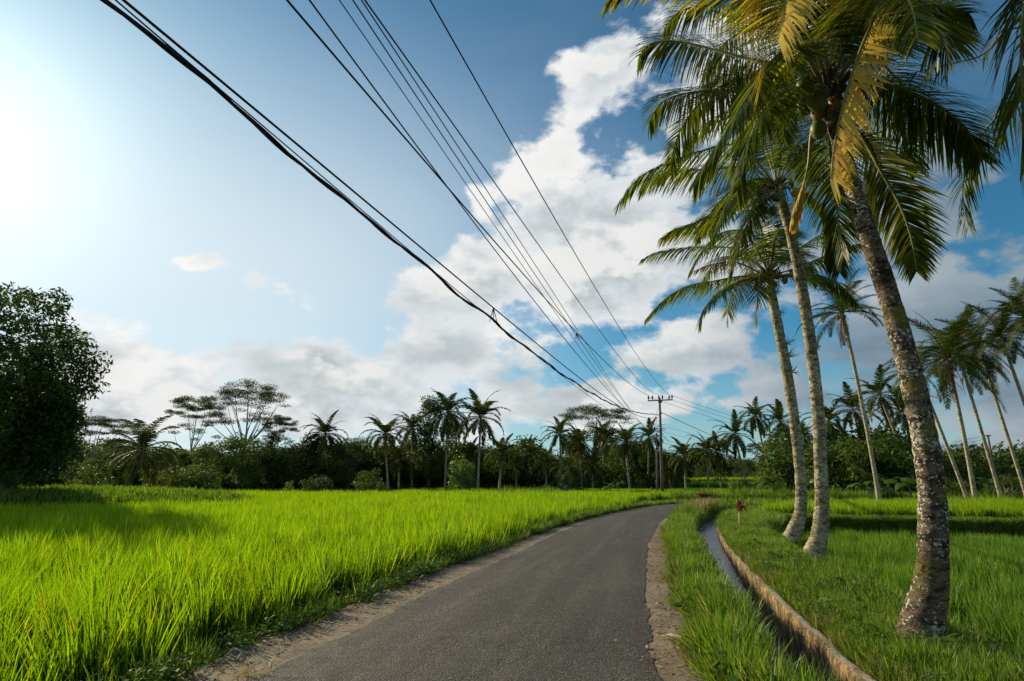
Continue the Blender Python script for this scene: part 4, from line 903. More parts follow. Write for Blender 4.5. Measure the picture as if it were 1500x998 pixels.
T_ = [
 ('coconut palm with low crown rising over the dark trees, leftmost on the central skyline', 477, 636, 482, 84, 35, {}),
 ('coconut palm with yellow underfronds, left of the tall leafy tree', 564, 636, 570, 78, 38, dict(dead=3, nutc='o')),
 ('thin coconut palm close behind the yellow fringed one', 604, 628, 604, 88, 30, {}),
 ('tallest coconut palm on the central skyline, touching the leafy tree', 656, 604, 652, 84, 40, dict(dead=2)),
 ('coconut palm with rounded clear crown, right of the tallest one', 704, 612, 700, 80, 42, {}),
 ('short coconut palm with pale thin trunk at the paddy edge', 735, 664, 731, 72, 30, {}),
 ('coconut palm with small crown beyond the short one', 776, 664, 778, 88, 26, {}),
 ('coconut palm with arched crown above the yellow young palm', 820, 636, 822, 84, 30, {}),
 ('coconut palm in shade right of the arched one', 849, 648, 852, 86, 28, dict(dead=3)),
 ('coconut palm beneath the flat topped tree', 883, 638, 885, 92, 28, {}),
 ('coconut palm with orange dead fronds round its neck, left of the pole', 916, 647, 922, 74, 32, dict(dead=5)),
 ('coconut palm immediately left of the pole tops, small clear crown', 951, 640, 948, 92, 26, {}),
 ('coconut palm with pale upright spear fronds right of the pole', 1002, 668, 1004, 78, 28, {}),
 ('coconut palm with broad pale crown, second right of the pole', 1036, 660, 1036, 76, 32, {}),
 ('coconut palm tangled with its neighbour, third right of the pole', 1052, 664, 1056, 80, 30, {}),
 ('coconut palm with slanting trunk above the bright green bush', 1076, 636, 1094, 78, 34, {}),
 ('coconut palm with slim slanting trunk and open crown', 1107, 610, 1132, 82, 28, {}),
 ('coconut palm whose crown shows just left of the mossy leaning trunk', 1143, 618, 1160, 84, 32, {}),
 ('short dark coconut palm seen between the two slender leaning trunks', 1178, 640, 1186, 86, 30, {}),
 ('low coconut palm with crown beside the wooden pole foot', 980, 690, 982, 82, 26, {}),
 ('low coconut palm among the terraces right of the bend', 1120, 668, 1122, 96, 20, {}),
 ('low coconut palm in the undergrowth between the pale palms, mid skyline', 755, 680, 757, 86, 28, {}),
 ('low coconut palm fringed by banana leaves at the bush edge', 800, 678, 800, 82, 26, {}),
 ('low coconut palm in shadow beneath the arched crown', 868, 680, 868, 80, 26, {}),
 ('low coconut palm filling the gap beneath the leafy tree', 585, 672, 585, 82, 28, {}),
 ('low drooping palm beneath the rounded crown', 690, 665, 690, 86, 26, {}),
]
for lb_, uc, vc, ub, t, r_, kw in T_: far_palm(lb_, uc, vc, ub, t * .92, r_, -.15, **kw)
far_palm('young coconut palm with yellow orange lower fronds above the brushwood pile', 833, 688, 835, 60, 36, -.15, 20, SETY, .14, None, dead=0)
LB = P(186, 702, 46); LB.z = -.1; LT = P(207, 660, 46)
lone = empty('coconut_palm', LB); tag(lone, 'broad dark coconut palm standing alone beside the large tree', 'palm tree')
m_ = MB(); m_.tube([p - LB for p in catmull([LB, LB.lerp(LT, .35) + Vector((-.1, 0, 0)), LB.lerp(LT, .7) + Vector((.12, 0, 0)), LT], 5)], [.26 - .007 * i_ for i_ in range(16)], 10); m_.build('trunk', M['bark'], lone, smooth=True)
rnl = random.Random(21)
for i in range(26):
    el = [80, 66, 52, 38, 22, 10, -5, -20, -38][int((i / 25) ** .8 * 8.99)]
    add_frond(lone, arc(LT, rnl.uniform(-.25, .25) + i * 2.39996, rad(el), rnl.uniform(3.3, 4.2), rad(52 if el > 40 else 62), 7), Lmax=.72, pairs=46, seed=1200 + i, W=.07, hang=.35, droop=.16, r0=.05, m='frond_far', yellow=.45 if i in (14, 21, 24) else .04)
fibre(lone, LT, 9)

# ------------------------------------------------------------------ broadleaf trees and shrubs
def foliage(seed, centers, radii, nleaf, leaf, flatz=1.0, shell=.55, aspect=.42, tone=None):
    gg = np.random.default_rng(seed); centers = np.array(centers); radii = np.array(radii)
    pr = radii ** 2; idx = gg.choice(len(centers), nleaf, p=pr / pr.sum())
    dv = nrm(gg.normal(0, 1, (nleaf, 3))); rr = radii[idx] * (shell + (1 - shell) * gg.uniform(0, 1, nleaf) ** .6) * (1 + .18 * np.sin(dv[:, 0] * 7 + idx) * np.cos(dv[:, 2] * 6 + idx * 2))
    c = centers[idx] + dv * rr[:, None] * np.array([1, 1, flatz])
    nr = dv * .7 + gg.normal(0, .55, (nleaf, 3)) + np.array([0, 0, .45]); nr = nrm(nr)
    d = np.cross(nr, gg.normal(0, 1, (nleaf, 3))) + dv * .4 - np.array([0, 0, .25])
    L = leaf * gg.uniform(.7, 1.3, nleaf)
    cl = gg.uniform(0, 1, len(centers))[idx]
    return rhombi(c, d, nr, L, L * aspect, np.clip(cl * .55 + gg.uniform(0, .5, nleaf), 0, 1.1))
def limbs(mb_, root, centers, r0, rn, frac=1.0):
    for c in centers:
        if rn.random() > frac: continue
        c = Vector(c); root = Vector(root); mid = root.lerp(c, .5) + Vector((rn.uniform(-.2, .2), rn.uniform(-.2, .2), -.12)) * (c - root).length * .5
        pts = catmull([root, mid, c], 4); k_ = len(pts); mb_.tube(pts, [r0 * (1 - i / (k_ - 1) * .85) for i in range(k_)], 5)
PROTO = {}
def proto_tree(key, seed, H, R, base, nc, nleaf, leaf, kind='round', aspect=.42, tr=.16):
    rn = random.Random(seed); cs, rd = [], []
    for i in range(nc):
        a = i * 2.39996 + rn.uniform(-.4, .4)
        if kind == 'round':
            z = rn.random(); rr = R * math.sqrt(max(.05, 1 - (2 * z - 1) ** 2 * .85)) * rn.uniform(.45, .82); cz = base + (H - base) * (.10 + .80 * z); cr = R * rn.uniform(.24, .42)
        elif kind == 'tall':
            z = rn.random(); rr = R * rn.uniform(.15, .75) * (1 - .45 * z); cz = base + (H - base) * (.04 + .88 * z); cr = R * rn.uniform(.28, .5)
        elif kind == 'flat':
            rr = R * math.sqrt(rn.random()) * .92; cz = H - (rr / R) ** 2 * (H - base) * .45 - rn.uniform(0, .12) * H - (.22 * H if i % 4 == 0 else 0); cr = R * rn.uniform(.17, .29)
        cs.append((math.cos(a) * rr, math.sin(a) * rr, cz)); rd.append(cr)
    V, Fq, T = foliage(seed, cs, rd, nleaf, leaf, .24 if kind == 'flat' else .85, .2 if kind == 'flat' else .5, aspect)
    crown = npmesh('crown', V, Fq, T)
    m_ = MB(); fork = H * (.38 if kind == 'flat' else .3)
    m_.tube([(0, 0, 0), (.05, 0, fork * .5), (rn.uniform(-.2, .2), rn.uniform(-.2, .2), fork), (rn.uniform(-.3, .3), rn.uniform(-.3, .3), (H + base) * .5)], [tr * 1.3, tr, tr * .85, tr * .35], 8)
    limbs(m_, (0, 0, fork), cs, tr * (.62 if kind == 'flat' else .5), rn, .24 if kind == 'flat' else .8)
    PROTO[key] = (crown, m_.mesh('trunk', True), H)
PROTO_H = {}
proto_tree('r1', 1, 8, 3.4, 1.0, 34, 7000, .30)
proto_tree('r2', 2, 8, 3.8, .6, 40, 7600, .32)
proto_tree('r3', 3, 8, 3.0, 1.4, 28, 5600, .26)
proto_tree('t1', 4, 10, 2.2, 1.0, 34, 6500, .27, 'tall')
proto_tree('t2', 5, 10, 2.0, 2.2, 26, 4200, .25, 'tall')
proto_tree('f1', 6, 11, 5.2, 7.5, 66, 15000, .17, 'flat', .40, .15)
proto_tree('f2', 7, 11, 4.6, 7.0, 54, 13000, .17, 'flat', .40, .13)
proto_tree('s1', 8, 2.6, 1.7, .0, 22, 2600, .20)
proto_tree('s2', 9, 2.6, 1.5, .0, 18, 2200, .17)
def tree(name, cat, label, key, u, t, vtop, m, ub=None, wx=1.0, zb_=-.15, group='broadleaf trees along the tree line', rz=None, bark='bark'):
    """tree of proto shape `key` whose top reaches photo row vtop at distance t"""
    crown, trunk, H = PROTO[key]
    b_ = P(u, 702, t); b_.z = zb_; top = P(u, vtop, t).z; s = (top - zb_) / H
    rn = random.Random(hash_(label)); root = empty(name, b_, rn.uniform(0, 6.28) if rz is None else rz); tag(root, label, cat, group)
    for nm, me, mm in (('trunk', trunk, M[bark]), ('crown', crown, M[m])):
        o = bpy.data.objects.new(nm, me); link(o, root); o.scale = (s * wx, s * wx, s)
        if len(me.materials) == 0: me.materials.append(None)
        o.material_slots[0].link = 'OBJECT'; o.material_slots[0].material = mm
    return root
def hash_(s): return sum(ord(c) * (i + 7) for i, c in enumerate(s)) % 99991
TR = [  # label, proto, u, t, vtop, material, width
 ('feathery flat topped tree with layered crown, left one of the pair', 'f2', 275, 92, 574, 'leaf_grey', .70),
 ('large flat topped tree with bare forking limbs, right one of the pair', 'f1', 352, 88, 553, 'leaf_grey', .74),
 ('low feathery tree stepping down right of the flat topped pair', 'f2', 402, 84, 604, 'leaf_grey', .62),
 ('wide flat topped tree above the palms left of the pole', 'f1', 874, 98, 588, 'leaf_grey', .9),
 ('feathery tree reaching out from behind the big dark tree', 'f2', 132, 70, 606, 'leaf_grey', .9),
 ('tall leafy tree with loose rounded top among the central palms', 't1', 628, 78, 574, 'leaf_mid', 1.1),
 ('dense dark tree with yellowish top, below the large flat topped tree', 'r1', 352, 74, 632, 'leaf_mid', 1.05),
 ('bushy dark tree left of the yellowish topped one', 'r3', 300, 72, 652, 'leaf_mid', 1.1),
 ('loose small tree with backlit leaves right of the lone dark palm', 't2', 262, 68, 660, 'leaf_mid', 1.4),
 ('leafy tree with ragged outline at the foot of the pair', 't1', 395, 76, 628, 'leaf_mid', 1.0),
 ('dark round tree under the leftmost skyline palm', 'r2', 470, 78, 637, 'leaf_dark', 1.2),
 ('dark bushy tree left of the leftmost skyline palm', 'r1', 430, 76, 647, 'leaf_dark', 1.2),
 ('dark tree with uneven top right of the leftmost skyline palm', 'r3', 512, 76, 640, 'leaf_mid', 1.2),
 ('dark low tree between the two left skyline palms', 'r1', 540, 80, 646, 'leaf_dark', 1.2),
 ('dark tree behind the yellow fringed palm', 'r2', 590, 84, 641, 'leaf_dark', 1.2),
 ('tall dark tree right of the leafy rounded one', 't1', 662, 82, 611, 'leaf_dark', 1.25),
 ('dark round tree behind the short pale trunked palm', 'r1', 722, 92, 649, 'leaf_dark', 1.2),
 ('dark round tree left of the arched palm', 'r2', 790, 92, 655, 'leaf_dark', 1.3),
 ('dark tree filling the gap right of the arched palm', 't1', 846, 94, 627, 'leaf_dark', 1.3),
 ('dark tall tree beneath the wide flat crown', 't1', 890, 94, 623, 'leaf_dark', 1.4),
 ('dark tree behind the palm with orange dead fronds', 'r2', 930, 92, 645, 'leaf_dark', 1.3),
 ('dark round tree directly behind the two poles', 'r1', 966, 86, 655, 'leaf_dark', 1.2),
 ('feathery spreading tree with bare limbs, seen beyond the slim slanting palm trunk', 'f2', 1120, 120, 646, 'leaf_grey', .9),
 ('mid green tree standing on the distant stepped paddies', 'r3', 1090, 125, 672, 'leaf_mid', 1.2),
 ('round tree beside the distant stepped paddies, left of the bright round bush', 'r1', 1062, 130, 668, 'leaf_dark', 1.1),
 ('dark low tree right of the poles', 'r3', 996, 90, 671, 'leaf_dark', 1.3),
 ('dark spreading tree behind the broad pale crowned palm', 'r2', 1030, 135, 680, 'leaf_dark', 1.2),
 ('tree behind the mossy leaning trunk, mid height', 'r1', 1176, 94, 651, 'leaf_dark', 1.3),
 ('dark tree between the thin pale trunk and the middle leaning palm', 'r2', 1226, 78, 646, 'leaf_dark', 1.2),
 ('green tree with feathered outline behind the thin pale trunk', 't1', 1262, 74, 642, 'leaf_mid', 1.5),
 ('dark dense tree left of the stout trunk', 'r2', 1312, 70, 631, 'leaf_dark', 1.3),
 ('dark tree right of the stout trunk, behind crossing pale trunks', 'r1', 1372, 66, 668, 'leaf_dark', 1.2),
 ('bushy tree between the pale trunks right of the stout one', 'r3', 1408, 60, 688, 'leaf_mid', 1.3),
 ('dark bush tree beneath the right hand palms', 'r1', 1452, 58, 692, 'leaf_dark', 1.2),
 ('dark bush tree cut by the right edge of the photo', 'r2', 1494, 54, 684, 'leaf_dark', 1.1),
 ('dark tree behind the lone dark palm, hazed by distance', 'r2', 160, 84, 650, 'leaf_mid', 1.3),
 ('low dark tree immediately left of the lone dark palm', 'r1', 120, 60, 668, 'leaf_mid', 1.1),
 ('low dark tree between the lone palm and the flat topped pair', 'r3', 232, 74, 659, 'leaf_dark', 1.3)]
for lb_, key, u, t, vt, mm, wx in TR: tree('broadleaf_tree', 'tree', lb_, key, u, t, vt, mm, None, wx, -.15, bark='bark_pale' if key[0] == 'f' else 'bark')
SH = [
 ('bright leafy bush at the far edge of the sunlit paddy', 's1', 676, 60, 667, 'leaf_bright', .62),
 ('bright green round bush beside the red wheelbarrow', 's1', 1083, 50, 699, 'leaf_bright', .95),
 ('pale green sapling bush at the foot of the dark trees', 's2', 426, 58, 704, 'leaf_bright', .7),
 ('dark shrub at the paddy edge under the leftmost skyline palm', 's1', 468, 60, 697, 'leaf_dark', 1.4),
 ('shrub with backlit leaves under the yellow fringed palm', 's2', 545, 60, 686, 'leaf_mid', 1.3),
 ('loose shrub right of the lone dark palm foot', 's1', 246, 54, 684, 'leaf_mid', 1.2),
 ('tall loose shrub left of the lone dark palm foot', 's2', 150, 48, 676, 'leaf_mid', 1.2),
 ('dark shrub between the flat topped pair and the lone palm', 's1', 288, 58, 682, 'leaf_mid', 1.3),
 ('bright shrub under the crossing pale trunks', 's1', 1392, 46, 700, 'leaf_mid', 1.3),
 ('dark shrub beneath the right hand palms near the edge', 's2', 1476, 44, 694, 'leaf_mid', 1.4),
 ('greenish shrub on the upper paddy edge left of the mossy trunk', 's2', 1140, 50, 706, 'leaf_mid', 1.3),
 ('low hedge like shrub right of the pole foot', 's2', 1022, 56, 716, 'leaf_mid', 1.6),
 ('dark shrub behind the field beyond the bend, near the orange fringed palm', 's2', 938, 78, 703, 'leaf_dark', 1.5)]
for lb_, key, u, t, vt, mm, wx in SH: tree('shrub', 'shrub', lb_, key, u, t, vt, mm, None, wx, -.15, 'shrubs at the edges of the fields')

# the large tree on the left bank
def big_tree():
    t = 29.5; b_ = P(12, 702, t); b_.z = bank_z(np.array([b_.x]), np.array([b_.y]))[0]; rn = random.Random(4)
    root = empty('broadleaf_tree', b_); tag(root, 'large dense dark green tree on the raised bank at the left edge', 'tree')
    s = t / F; cs, rd = [], []
    OUT = [(-70,470),(-40,440),(0,432),(40,440),(75,452),(95,480),(112,505),(128,540),(118,575),(108,610),(92,645),(70,672),(40,690),(-60,520),(-60,600),(-50,660),(0,690)]
    for u, v in OUT:
        for dpt in (-1, 1, 0):
            p = P(u + rn.uniform(-6, 6), v + rn.uniform(-5, 5), t + dpt * rn.uniform(.8, 3.0)); cs.append(tuple(p - b_ + Vector((rn.uniform(-.4, .4), 0, rn.uniform(-.35, .35))))); rd.append(rn.uniform(.45, .95))
    for u, v in ((50,600),(75,598),(85,585),(62,618),(92,612),(40,615),(70,575),(70,655),(55,640),(80,640),(30,668),(60,672),(90,662),(-20,672),(-40,640),(10,650),(40,640)):
        for dpt in (-2.5, 0, 2.5): cs.append(tuple(P(u, v, t + dpt) - b_)); rd.append(1.1)
    for i in range(90):
        a = rn.uniform(0, 6.28); r = math.sqrt(rn.random()); u = 8 + math.cos(a) * r * 92; v = 565 + math.sin(a) * r * 120
        dz = math.sqrt(max(0, 1 - r * r)) * 4.2 * rn.choice((-1, 1)); cs.append(tuple(P(u, v, t + dz) - b_)); rd.append(rn.uniform(.8, 1.3))
    V, Fq, T = foliage(77, cs, rd, 50000, .27, .9, .35, .36)
    obj('crown', npmesh('crown', V, Fq, T), M['leaf_dark'], root)
    m_ = MB(); m_.tube([(0, 0, -.1), (.1, 0, .8), (.05, .1, 1.8), (0, 0, 4.5), (.2, 0, 7)], [.42, .32, .28, .18, .06], 10); m_.build('trunk', M['bark'], root, smooth=True)
    for i in range(0, len(cs), 4):
        m2 = MB(); limbs(m2, (0, 0, rn.uniform(1.2, 3.5)), [cs[i]], .09, rn); m2.build('limb', M['bark'], root, smooth=True)
big_tree()

# banana plants: every leaf its own part
def banana_leaf(seed):
    rn = random.Random(seed); n_ = 12; V, Fs = [], []
    p = Vector((0, 0, 0)); e = rad(62); L = 1.0
    for i in range(n_ + 1):
        f = i / n_; wv = .17 * math.sin(min(1, f * 1.05) ** .7 * PI) + .004
        if f < .12: wv = .012
        V += [(p.x, -wv, p.z - wv * .25 + rn.uniform(-.01, .01)), (p.x, 0, p.z), (p.x, wv, p.z - wv * .25 + rn.uniform(-.01, .01))]
        p = p + Vector((math.cos(e), 0, math.sin(e))) * (L / n_); e -= rad(9.5)
    for i in range(n_):
        a = i * 3; Fs += [(a, a + 1, a + 4, a + 3), (a + 1, a + 2, a + 5, a + 4)]
    me = npmesh('leaf', V, Fs, [rn.random() for _ in V], True); me.materials.append(M['banana']); return me
BL = [banana_leaf(i) for i in range(4)]
def banana(label, u, t, vtop, zb_=-.15):
    rn = random.Random(hash_(label)); b_ = P(u, 702, t); b_.z = zb_; H = P(u, vtop, t).z - zb_
    root = empty('banana_plant', b_); tag(root, label, 'banana plant', 'banana plants along the field edges')
    m_ = MB(); m_.tube([(0, 0, 0), (.03, 0, H * .3), (0, 0, H * .5)], [.13, .1, .06], 8); m_.build('pseudostem', M['bark_pale'], root, smooth=True)
    for i in range(9):
        o = obj('leaf', BL[rn.randint(0, 3)], None, root, (0, 0, H * rn.uniform(.36, .5))); s = H * rn.uniform(.62, .85); o.scale = (s * rn.uniform(.7, 1), s * 1.1, s * .95)
        o.rotation_euler = (rn.uniform(-.2, .2), rn.uniform(-.45, .65), i * 2.4 + rn.uniform(-.3, .3))
for a in [('banana plant at the dark tree line, left of the orange fringed palm', 893, 66, 702), ('banana plant with one pale upright leaf beside its twin', 906, 66, 700),
          ('banana plant just left of the mossy leaning trunk', 1128, 56, 690), ('banana plant with yellowed leaf between the leaning trunks', 1186, 56, 690),
          ('banana plant left of the thin pale trunk foot', 1268, 46, 690), ('banana plant right of the thin pale trunk foot', 1300, 45, 688),
          ('banana plant hard against the stout trunk, left side', 1330, 44, 682), ('banana plant under the right hand palms', 1444, 48, 688), ('banana plant at the right photo edge', 1490, 46, 684),
          ('banana plant behind the bright bush', 1150, 70, 690)]: banana(*a)

# far woodland: a mass beyond the trees
gq = np.random.default_rng(31)
def woodmesh(seed):
    gg = np.random.default_rng(seed); cs = np.stack([gg.normal(0, 2.2, 10), gg.normal(0, 2.2, 10), gg.uniform(.8, 6.5, 10)], 1)
    V, Fq, T = foliage(seed, cs, gg.uniform(1.2, 2.3, 10), 2400, .50, .8, .4, .5); return npmesh('woodland', V, Fq, T)
lib('woodland', [woodmesh(800 + i) for i in range(4)], M['leaf_dark'])
pw = []
for a_ in np.linspace(-52, 16, 122): r_ = gq.uniform(98, 128); pw.append((math.sin(rad(a_)) * r_, math.cos(rad(a_)) * r_, -.3))
for a_ in np.linspace(-52, 52, 190): r_ = gq.uniform(170, 215); pw.append((math.sin(rad(a_)) * r_, math.cos(rad(a_)) * r_, 1.5))
for a_ in np.linspace(34, 60, 44): r_ = gq.uniform(80, 96); pw.append((math.sin(rad(a_)) * r_, math.cos(rad(a_)) * r_, -3.2))
scatter('far_woodland', 'woodland', pw, gq, .7, 1.22, .04, 'dark mass of far woodland closing the view behind the trees', 'woodland')
lib('undergrowth', [woodmesh(820 + i) for i in range(3)], M['leaf_mid'])
pu = []
for u in np.linspace(-120, 985, 150):
    t = gq.uniform(80, 94); p = P(u, 702, t); pu.append((p.x, p.y, -.9))
for u in np.linspace(1170, 1640, 66):
    t = gq.uniform(54, 74); p = P(u, 702, t); pu.append((p.x, p.y, -.7 if u < 1340 else -2.6))
scatter('undergrowth', 'undergrowth', pu, gq, .45, 1.05, .05, 'tangled dark undergrowth at the foot of the tree line', 'undergrowth')
pt = []
for (y0, z0, xa, xb, n_) in ((83, -.3, 60, 140, 16), (101, .5, 30, 140, 34), (122, 1.2, 30, 150, 34)):
    for i in range(n_): pt.append((gq.uniform(xa, xb), y0 + gq.uniform(-1, 1), z0 - .6))
qt = rect(24, 130, 85, 99, 2600); qt[:, 2] = .42; qt2 = rect(24, 130, 103, 119, 2200); qt2[:, 2] = 1.2
scatter('rice', 'rice_far', np.concatenate([qt, qt2]), gq, .7, .9, .07, 'sunlit rice on the distant stepped paddies right of the poles', 'rice')
scatter('undergrowth', 'undergrowth', pt, gq, .18, .42, .05, 'low bushes between the distant stepped paddies', 'undergrowth')

# ------------------------------------------------------------------ power pole, small pole and the wires
def z_on(p, u_, v_): return P(u_, v_, pix(p)[2])
pb = G(970.5, 727.5, 0); tp = pix(pb)[2]; ptop = P(966.2, 583, tp)
pb.z = -.1
pole = empty('power_pole', pb); tag(pole, 'tall weathered utility pole with crossarm and six insulators at the bend', 'utility pole')
d = ptop - pb
m_ = MB(); m_.tube([(0, 0, -.2), d * .3, d * .5, d * 1.0], [.17, .15, .14, .10], 12); m_.build('pole_shaft', M['pole'], pole, smooth=True)
cl_ = P(949, 587.5, tp) - pb; cr_ = P(984, 586, tp) - pb; ax = (cr_ - cl_).normalized(); L_ = (cr_ - cl_).length
m_ = MB(); R_ = Matrix.Rotation(math.atan2(ax.y, ax.x), 3, 'Z') @ Matrix.Rotation(-math.asin(ax.z), 3, 'Y')
m_.box((cl_ + cr_) / 2 + Vector((0, -.13, 0)), (L_ + .1, .10, .12), R=R_); m_.build('crossarm', M['galv'], pole)
m_ = MB(); m_.box((cl_ + cr_) / 2 + Vector((0, -.05, -.10)), (.34, .32, .24)); m_.build('crossarm_bracket', M['rust'], pole)
for f in (.02, .18, .45, .60, .88, 1.0):
    q = cl_.lerp(cr_, f) + Vector((0, -.13, .06)); m_ = MB(); m_.lathe(q, [(0, .03), (.08, .03), (.09, .08), (.15, .10), (.18, .07), (.22, .10), (.27, .10), (.31, .06), (.40, .07), (.44, .03)], 10)
    m_.build('insulator', M['insulator'], pole, smooth=True)
for f, mm, rr in ((.845, 'galv', .14), (.675, 'rust', .17)):
    m_ = MB(); m_.tube([d * f - Vector((0, 0, .06)), d * f + Vector((0, 0, .06))], [rr, rr], 12); m_.box(d * f + Vector((.14, -.08, 0)), (.22, .06, .07)); m_.build('pole_band', M[mm], pole)
sb = G(963, 727.5, 0); ts = pix(sb)[2] + .05; sb.z = -.1; st = P(961.5, 634, ts)
spole = empty('service_pole', sb); tag(spole, 'shorter thin pole standing just left of the crossarm pole', 'utility pole')
ds = st - sb; m_ = MB(); m_.tube([(0, 0, -.2), ds], [.13, .075], 10); m_.build('pole_shaft', M['pole'], spole, smooth=True)
m_ = MB(); m_.box(ds * .90 + Vector((-.17, -.05, 0)), (.13, .13, .40)); m_.build('fuse_box', M['red_box'], spole)
m_ = MB(); m_.box(ds * .82 + Vector((.10, -.12, 0)), (.26, .16, .42)); m_.box(ds * .75 + Vector((0, -.10, 0)), (.34, .10, .12)); m_.build('junction_box', M['cable'], spole)
for k_ in range(5):
    rn = random.Random(k_); m_ = MB(); c_ = ds * (.80 + .03 * k_) + Vector((rn.uniform(-.05, .1), -.15, 0)); rr = .16 + .03 * k_
    m_.tube([c_ + Vector((math.cos(a) * rr, 0, math.sin(a) * rr * 1.2)) for a in np.linspace(0, 2 * PI, 14)], .012, 4, cap=False); m_.build('cable_coil', M['cable'], spole)
m_ = MB(); m_.tube([ds * .99, ds * .99 + Vector((.5, .02, .22))], .02, 5); m_.build('stay_arm', M['galv'], spole)
# guy wires from the pole top
for i, (a_, b_) in enumerate([((964, 598), (955, 628)), ((963.5, 609), (957, 634))]):
    m_ = MB(); m_.tube([P(*a_, tp) - pb, P(*b_, tp + .2) - pb], .014, 4); m_.box(P(lerp(a_[0], b_[0], .75), lerp(a_[1], b_[1], .75), tp + .15) - pb, (.10, .08, .28)); m_.build('guy_wire', M['cable'], pole)

def wire(name, label, px, end, h0, r, ext=30, ripple=0.0, deg=3, extra=None, group='overhead cables running to the pole'):
    """cable in the vertical plane from `end` (at the pole) through the first photo point taken at height h0; px = photo points from the near end"""
    u0, v0 = px[0]; r0 = ray(u0, v0); p0 = Vector((0, 0, CAMH)) + r0 * ((h0 - CAMH) / r0.z)
    e2 = Vector((end.x, end.y)); q0 = Vector((p0.x, p0.y)); dr = (q0 - e2); LL = dr.length; dr /= LL; nn = Vector((-dr.y, dr.x))
    S_, Z_s = [0.0], [end.z]
    for u, v in px:
        rr = ray(u, v); t = e2.dot(nn) / Vector((rr.x, rr.y)).dot(nn); q = Vector((0, 0, CAMH)) + rr * t
        S_.append((Vector((q.x, q.y)) - e2).dot(dr)); Z_s.append(q.z)
    wts = np.ones(len(S_)); wts[0] = 6; wts[1:] = [1 + 6 * min(1, 10 / max(3, (LL - s_ + 6))) for s_ in S_[1:]]
    co = np.polyfit(S_, Z_s, deg, w=wts)
    slope = np.polyval(np.polyder(co), LL); zl = np.polyval(co, LL)
    pts = []; n_ = 110
    for i in range(n_ + 1):
        s_ = (LL + ext) * (1 - (1 - i / n_) ** 1.0)
        z = np.polyval(co, s_) if s_ <= LL else zl + slope * (s_ - LL) + .003 * (s_ - LL) ** 2
        lat = ripple * math.sin(s_ * 1.35) ; z += ripple * .8 * math.sin(s_ * 1.9 + 1)
        pts.append(Vector((e2.x + dr.x * s_ + nn.x * lat, e2.y + dr.y * s_ + nn.y * lat, z)))
    # the line is thin: it is modelled with slightly heavier sections where far away spans sag together
    m_ = MB(); o0 = pts[0].copy(); m_.tube([p - o0 for p in pts], r, 6, cap=True)
    o = m_.build(name, M['cable'], None, o0, smooth=True); tag(o, label, 'cable', group)
    return o, pts
WR = [
 ('power_line', 'rightmost bare power line, ending at the right end of the crossarm', [(628,0),(700,122),(770,244),(835,360),(900,471),(945,536)], P(980,577.5,tp), 8.6, .014),
 ('power_line', 'bare power line ending at the middle insulators of the crossarm', [(532,0),(641,148),(705,238),(770,333),(837,430),(900,512)], P(964,578,tp), 8.4, .014),
 ('power_line', 'thick power line ending at the left end of the crossarm', [(420,0),(486,78),(552,154),(620,232),(689,314),(791,430),(846,488),(900,543)], P(950,579.5,tp), 8.2, .018),
 ('service_line', 'cable starting beside the thick power line and crossing it halfway', [(452,0),(498,60),(545,122),(635,250),(700,334),(774,430),(840,510),(900,583)], P(958,640,ts), 7.6, .013),
 ('service_line', 'very thin pale cable in the gap between the lines', [(492,0),(560,88),(650,218),(725,330),(791,432),(850,510),(900,578)], P(959,642,ts), 7.4, .008),
 ('service_line', 'thin cable just left of the middle power line', [(517,0),(590,112),(660,216),(730,322),(801,430),(846,492),(900,571)], P(960,638,ts), 7.5, .010),
 ('service_line', 'thin cable hugging the middle power line near the top of the photo', [(527,0),(600,108),(672,212),(740,318),(808,430),(848,488),(900,565)], P(961,636,ts), 7.7, .010),
 ('service_line', 'upper one of the heavy pair left of the lines, hung with ties', [(183,0),(321,122),(449,221),(577,327),(696,430),(728,457),(776,495),(854,558),(900,590)], P(963,611,tp), 6.9, .018),
]
wires = {}
for nm, lb_, px, end, h0, r in WR: wires[lb_] = wire(nm, lb_, px, end, h0, r)
TW = [(151,0),(257,83),(359,170),(449,244),(552,330),(641,404),(669,430),(715,466),(745,490),(779,517),(817,542),(858,570),(900,593),(938,606)]
o, tpts = wire('twisted_cable', 'thick twisted bundle of black cables, lowest and heaviest of the overhead lines', TW, P(965, 608, tp), 6.6, .021, ripple=.035, deg=4)
# second and third strand wound round it
for k_ in range(2):
    m_ = MB(); o0 = tpts[0]
    fine = []
    for i in range(len(tpts) - 1):
        for f in (0, .34, .67): fine.append(tpts[i].lerp(tpts[i + 1], f))
    m_.tube([p - o0 + Vector((math.cos(i * .55 + k_ * 2.1), 0, math.sin(i * .55 + k_ * 2.1))) * .030 for i, p in enumerate(fine)], .014, 5); m_.build('strand', M['cable'], o, smooth=True)
wire('service_line', 'thin cable running inside the angle between the heavy pair', [(167,0),(262,76),(365,168),(460,250),(560,334),(650,408),(722,468),(785,522),(825,553),(875,588),(910,612)], P(959, 641, ts), 6.7, .010, deg=4)
# cable ties
def ties(label, u, v, wl, n_=3, L=.28):
    o, pts = wires[wl]; best = min(pts, key=lambda p: (pix(p)[0] - u) ** 2 + (pix(p)[1] - v) ** 2 if p.y > 0 else 1e9)
    for k_ in range(n_):
        m_ = MB(); a = -.5 + k_ * .5; m_.tube([best - o.location, best - o.location + Vector((a * .5 * L, 0, -L))], [.014, .010], 4); m_.build('cable_tie', M['cable'], o)
ties('', 727, 457, WR[7][1], 3, .42); ties('', 846, 490, WR[2][1], 4, .3)
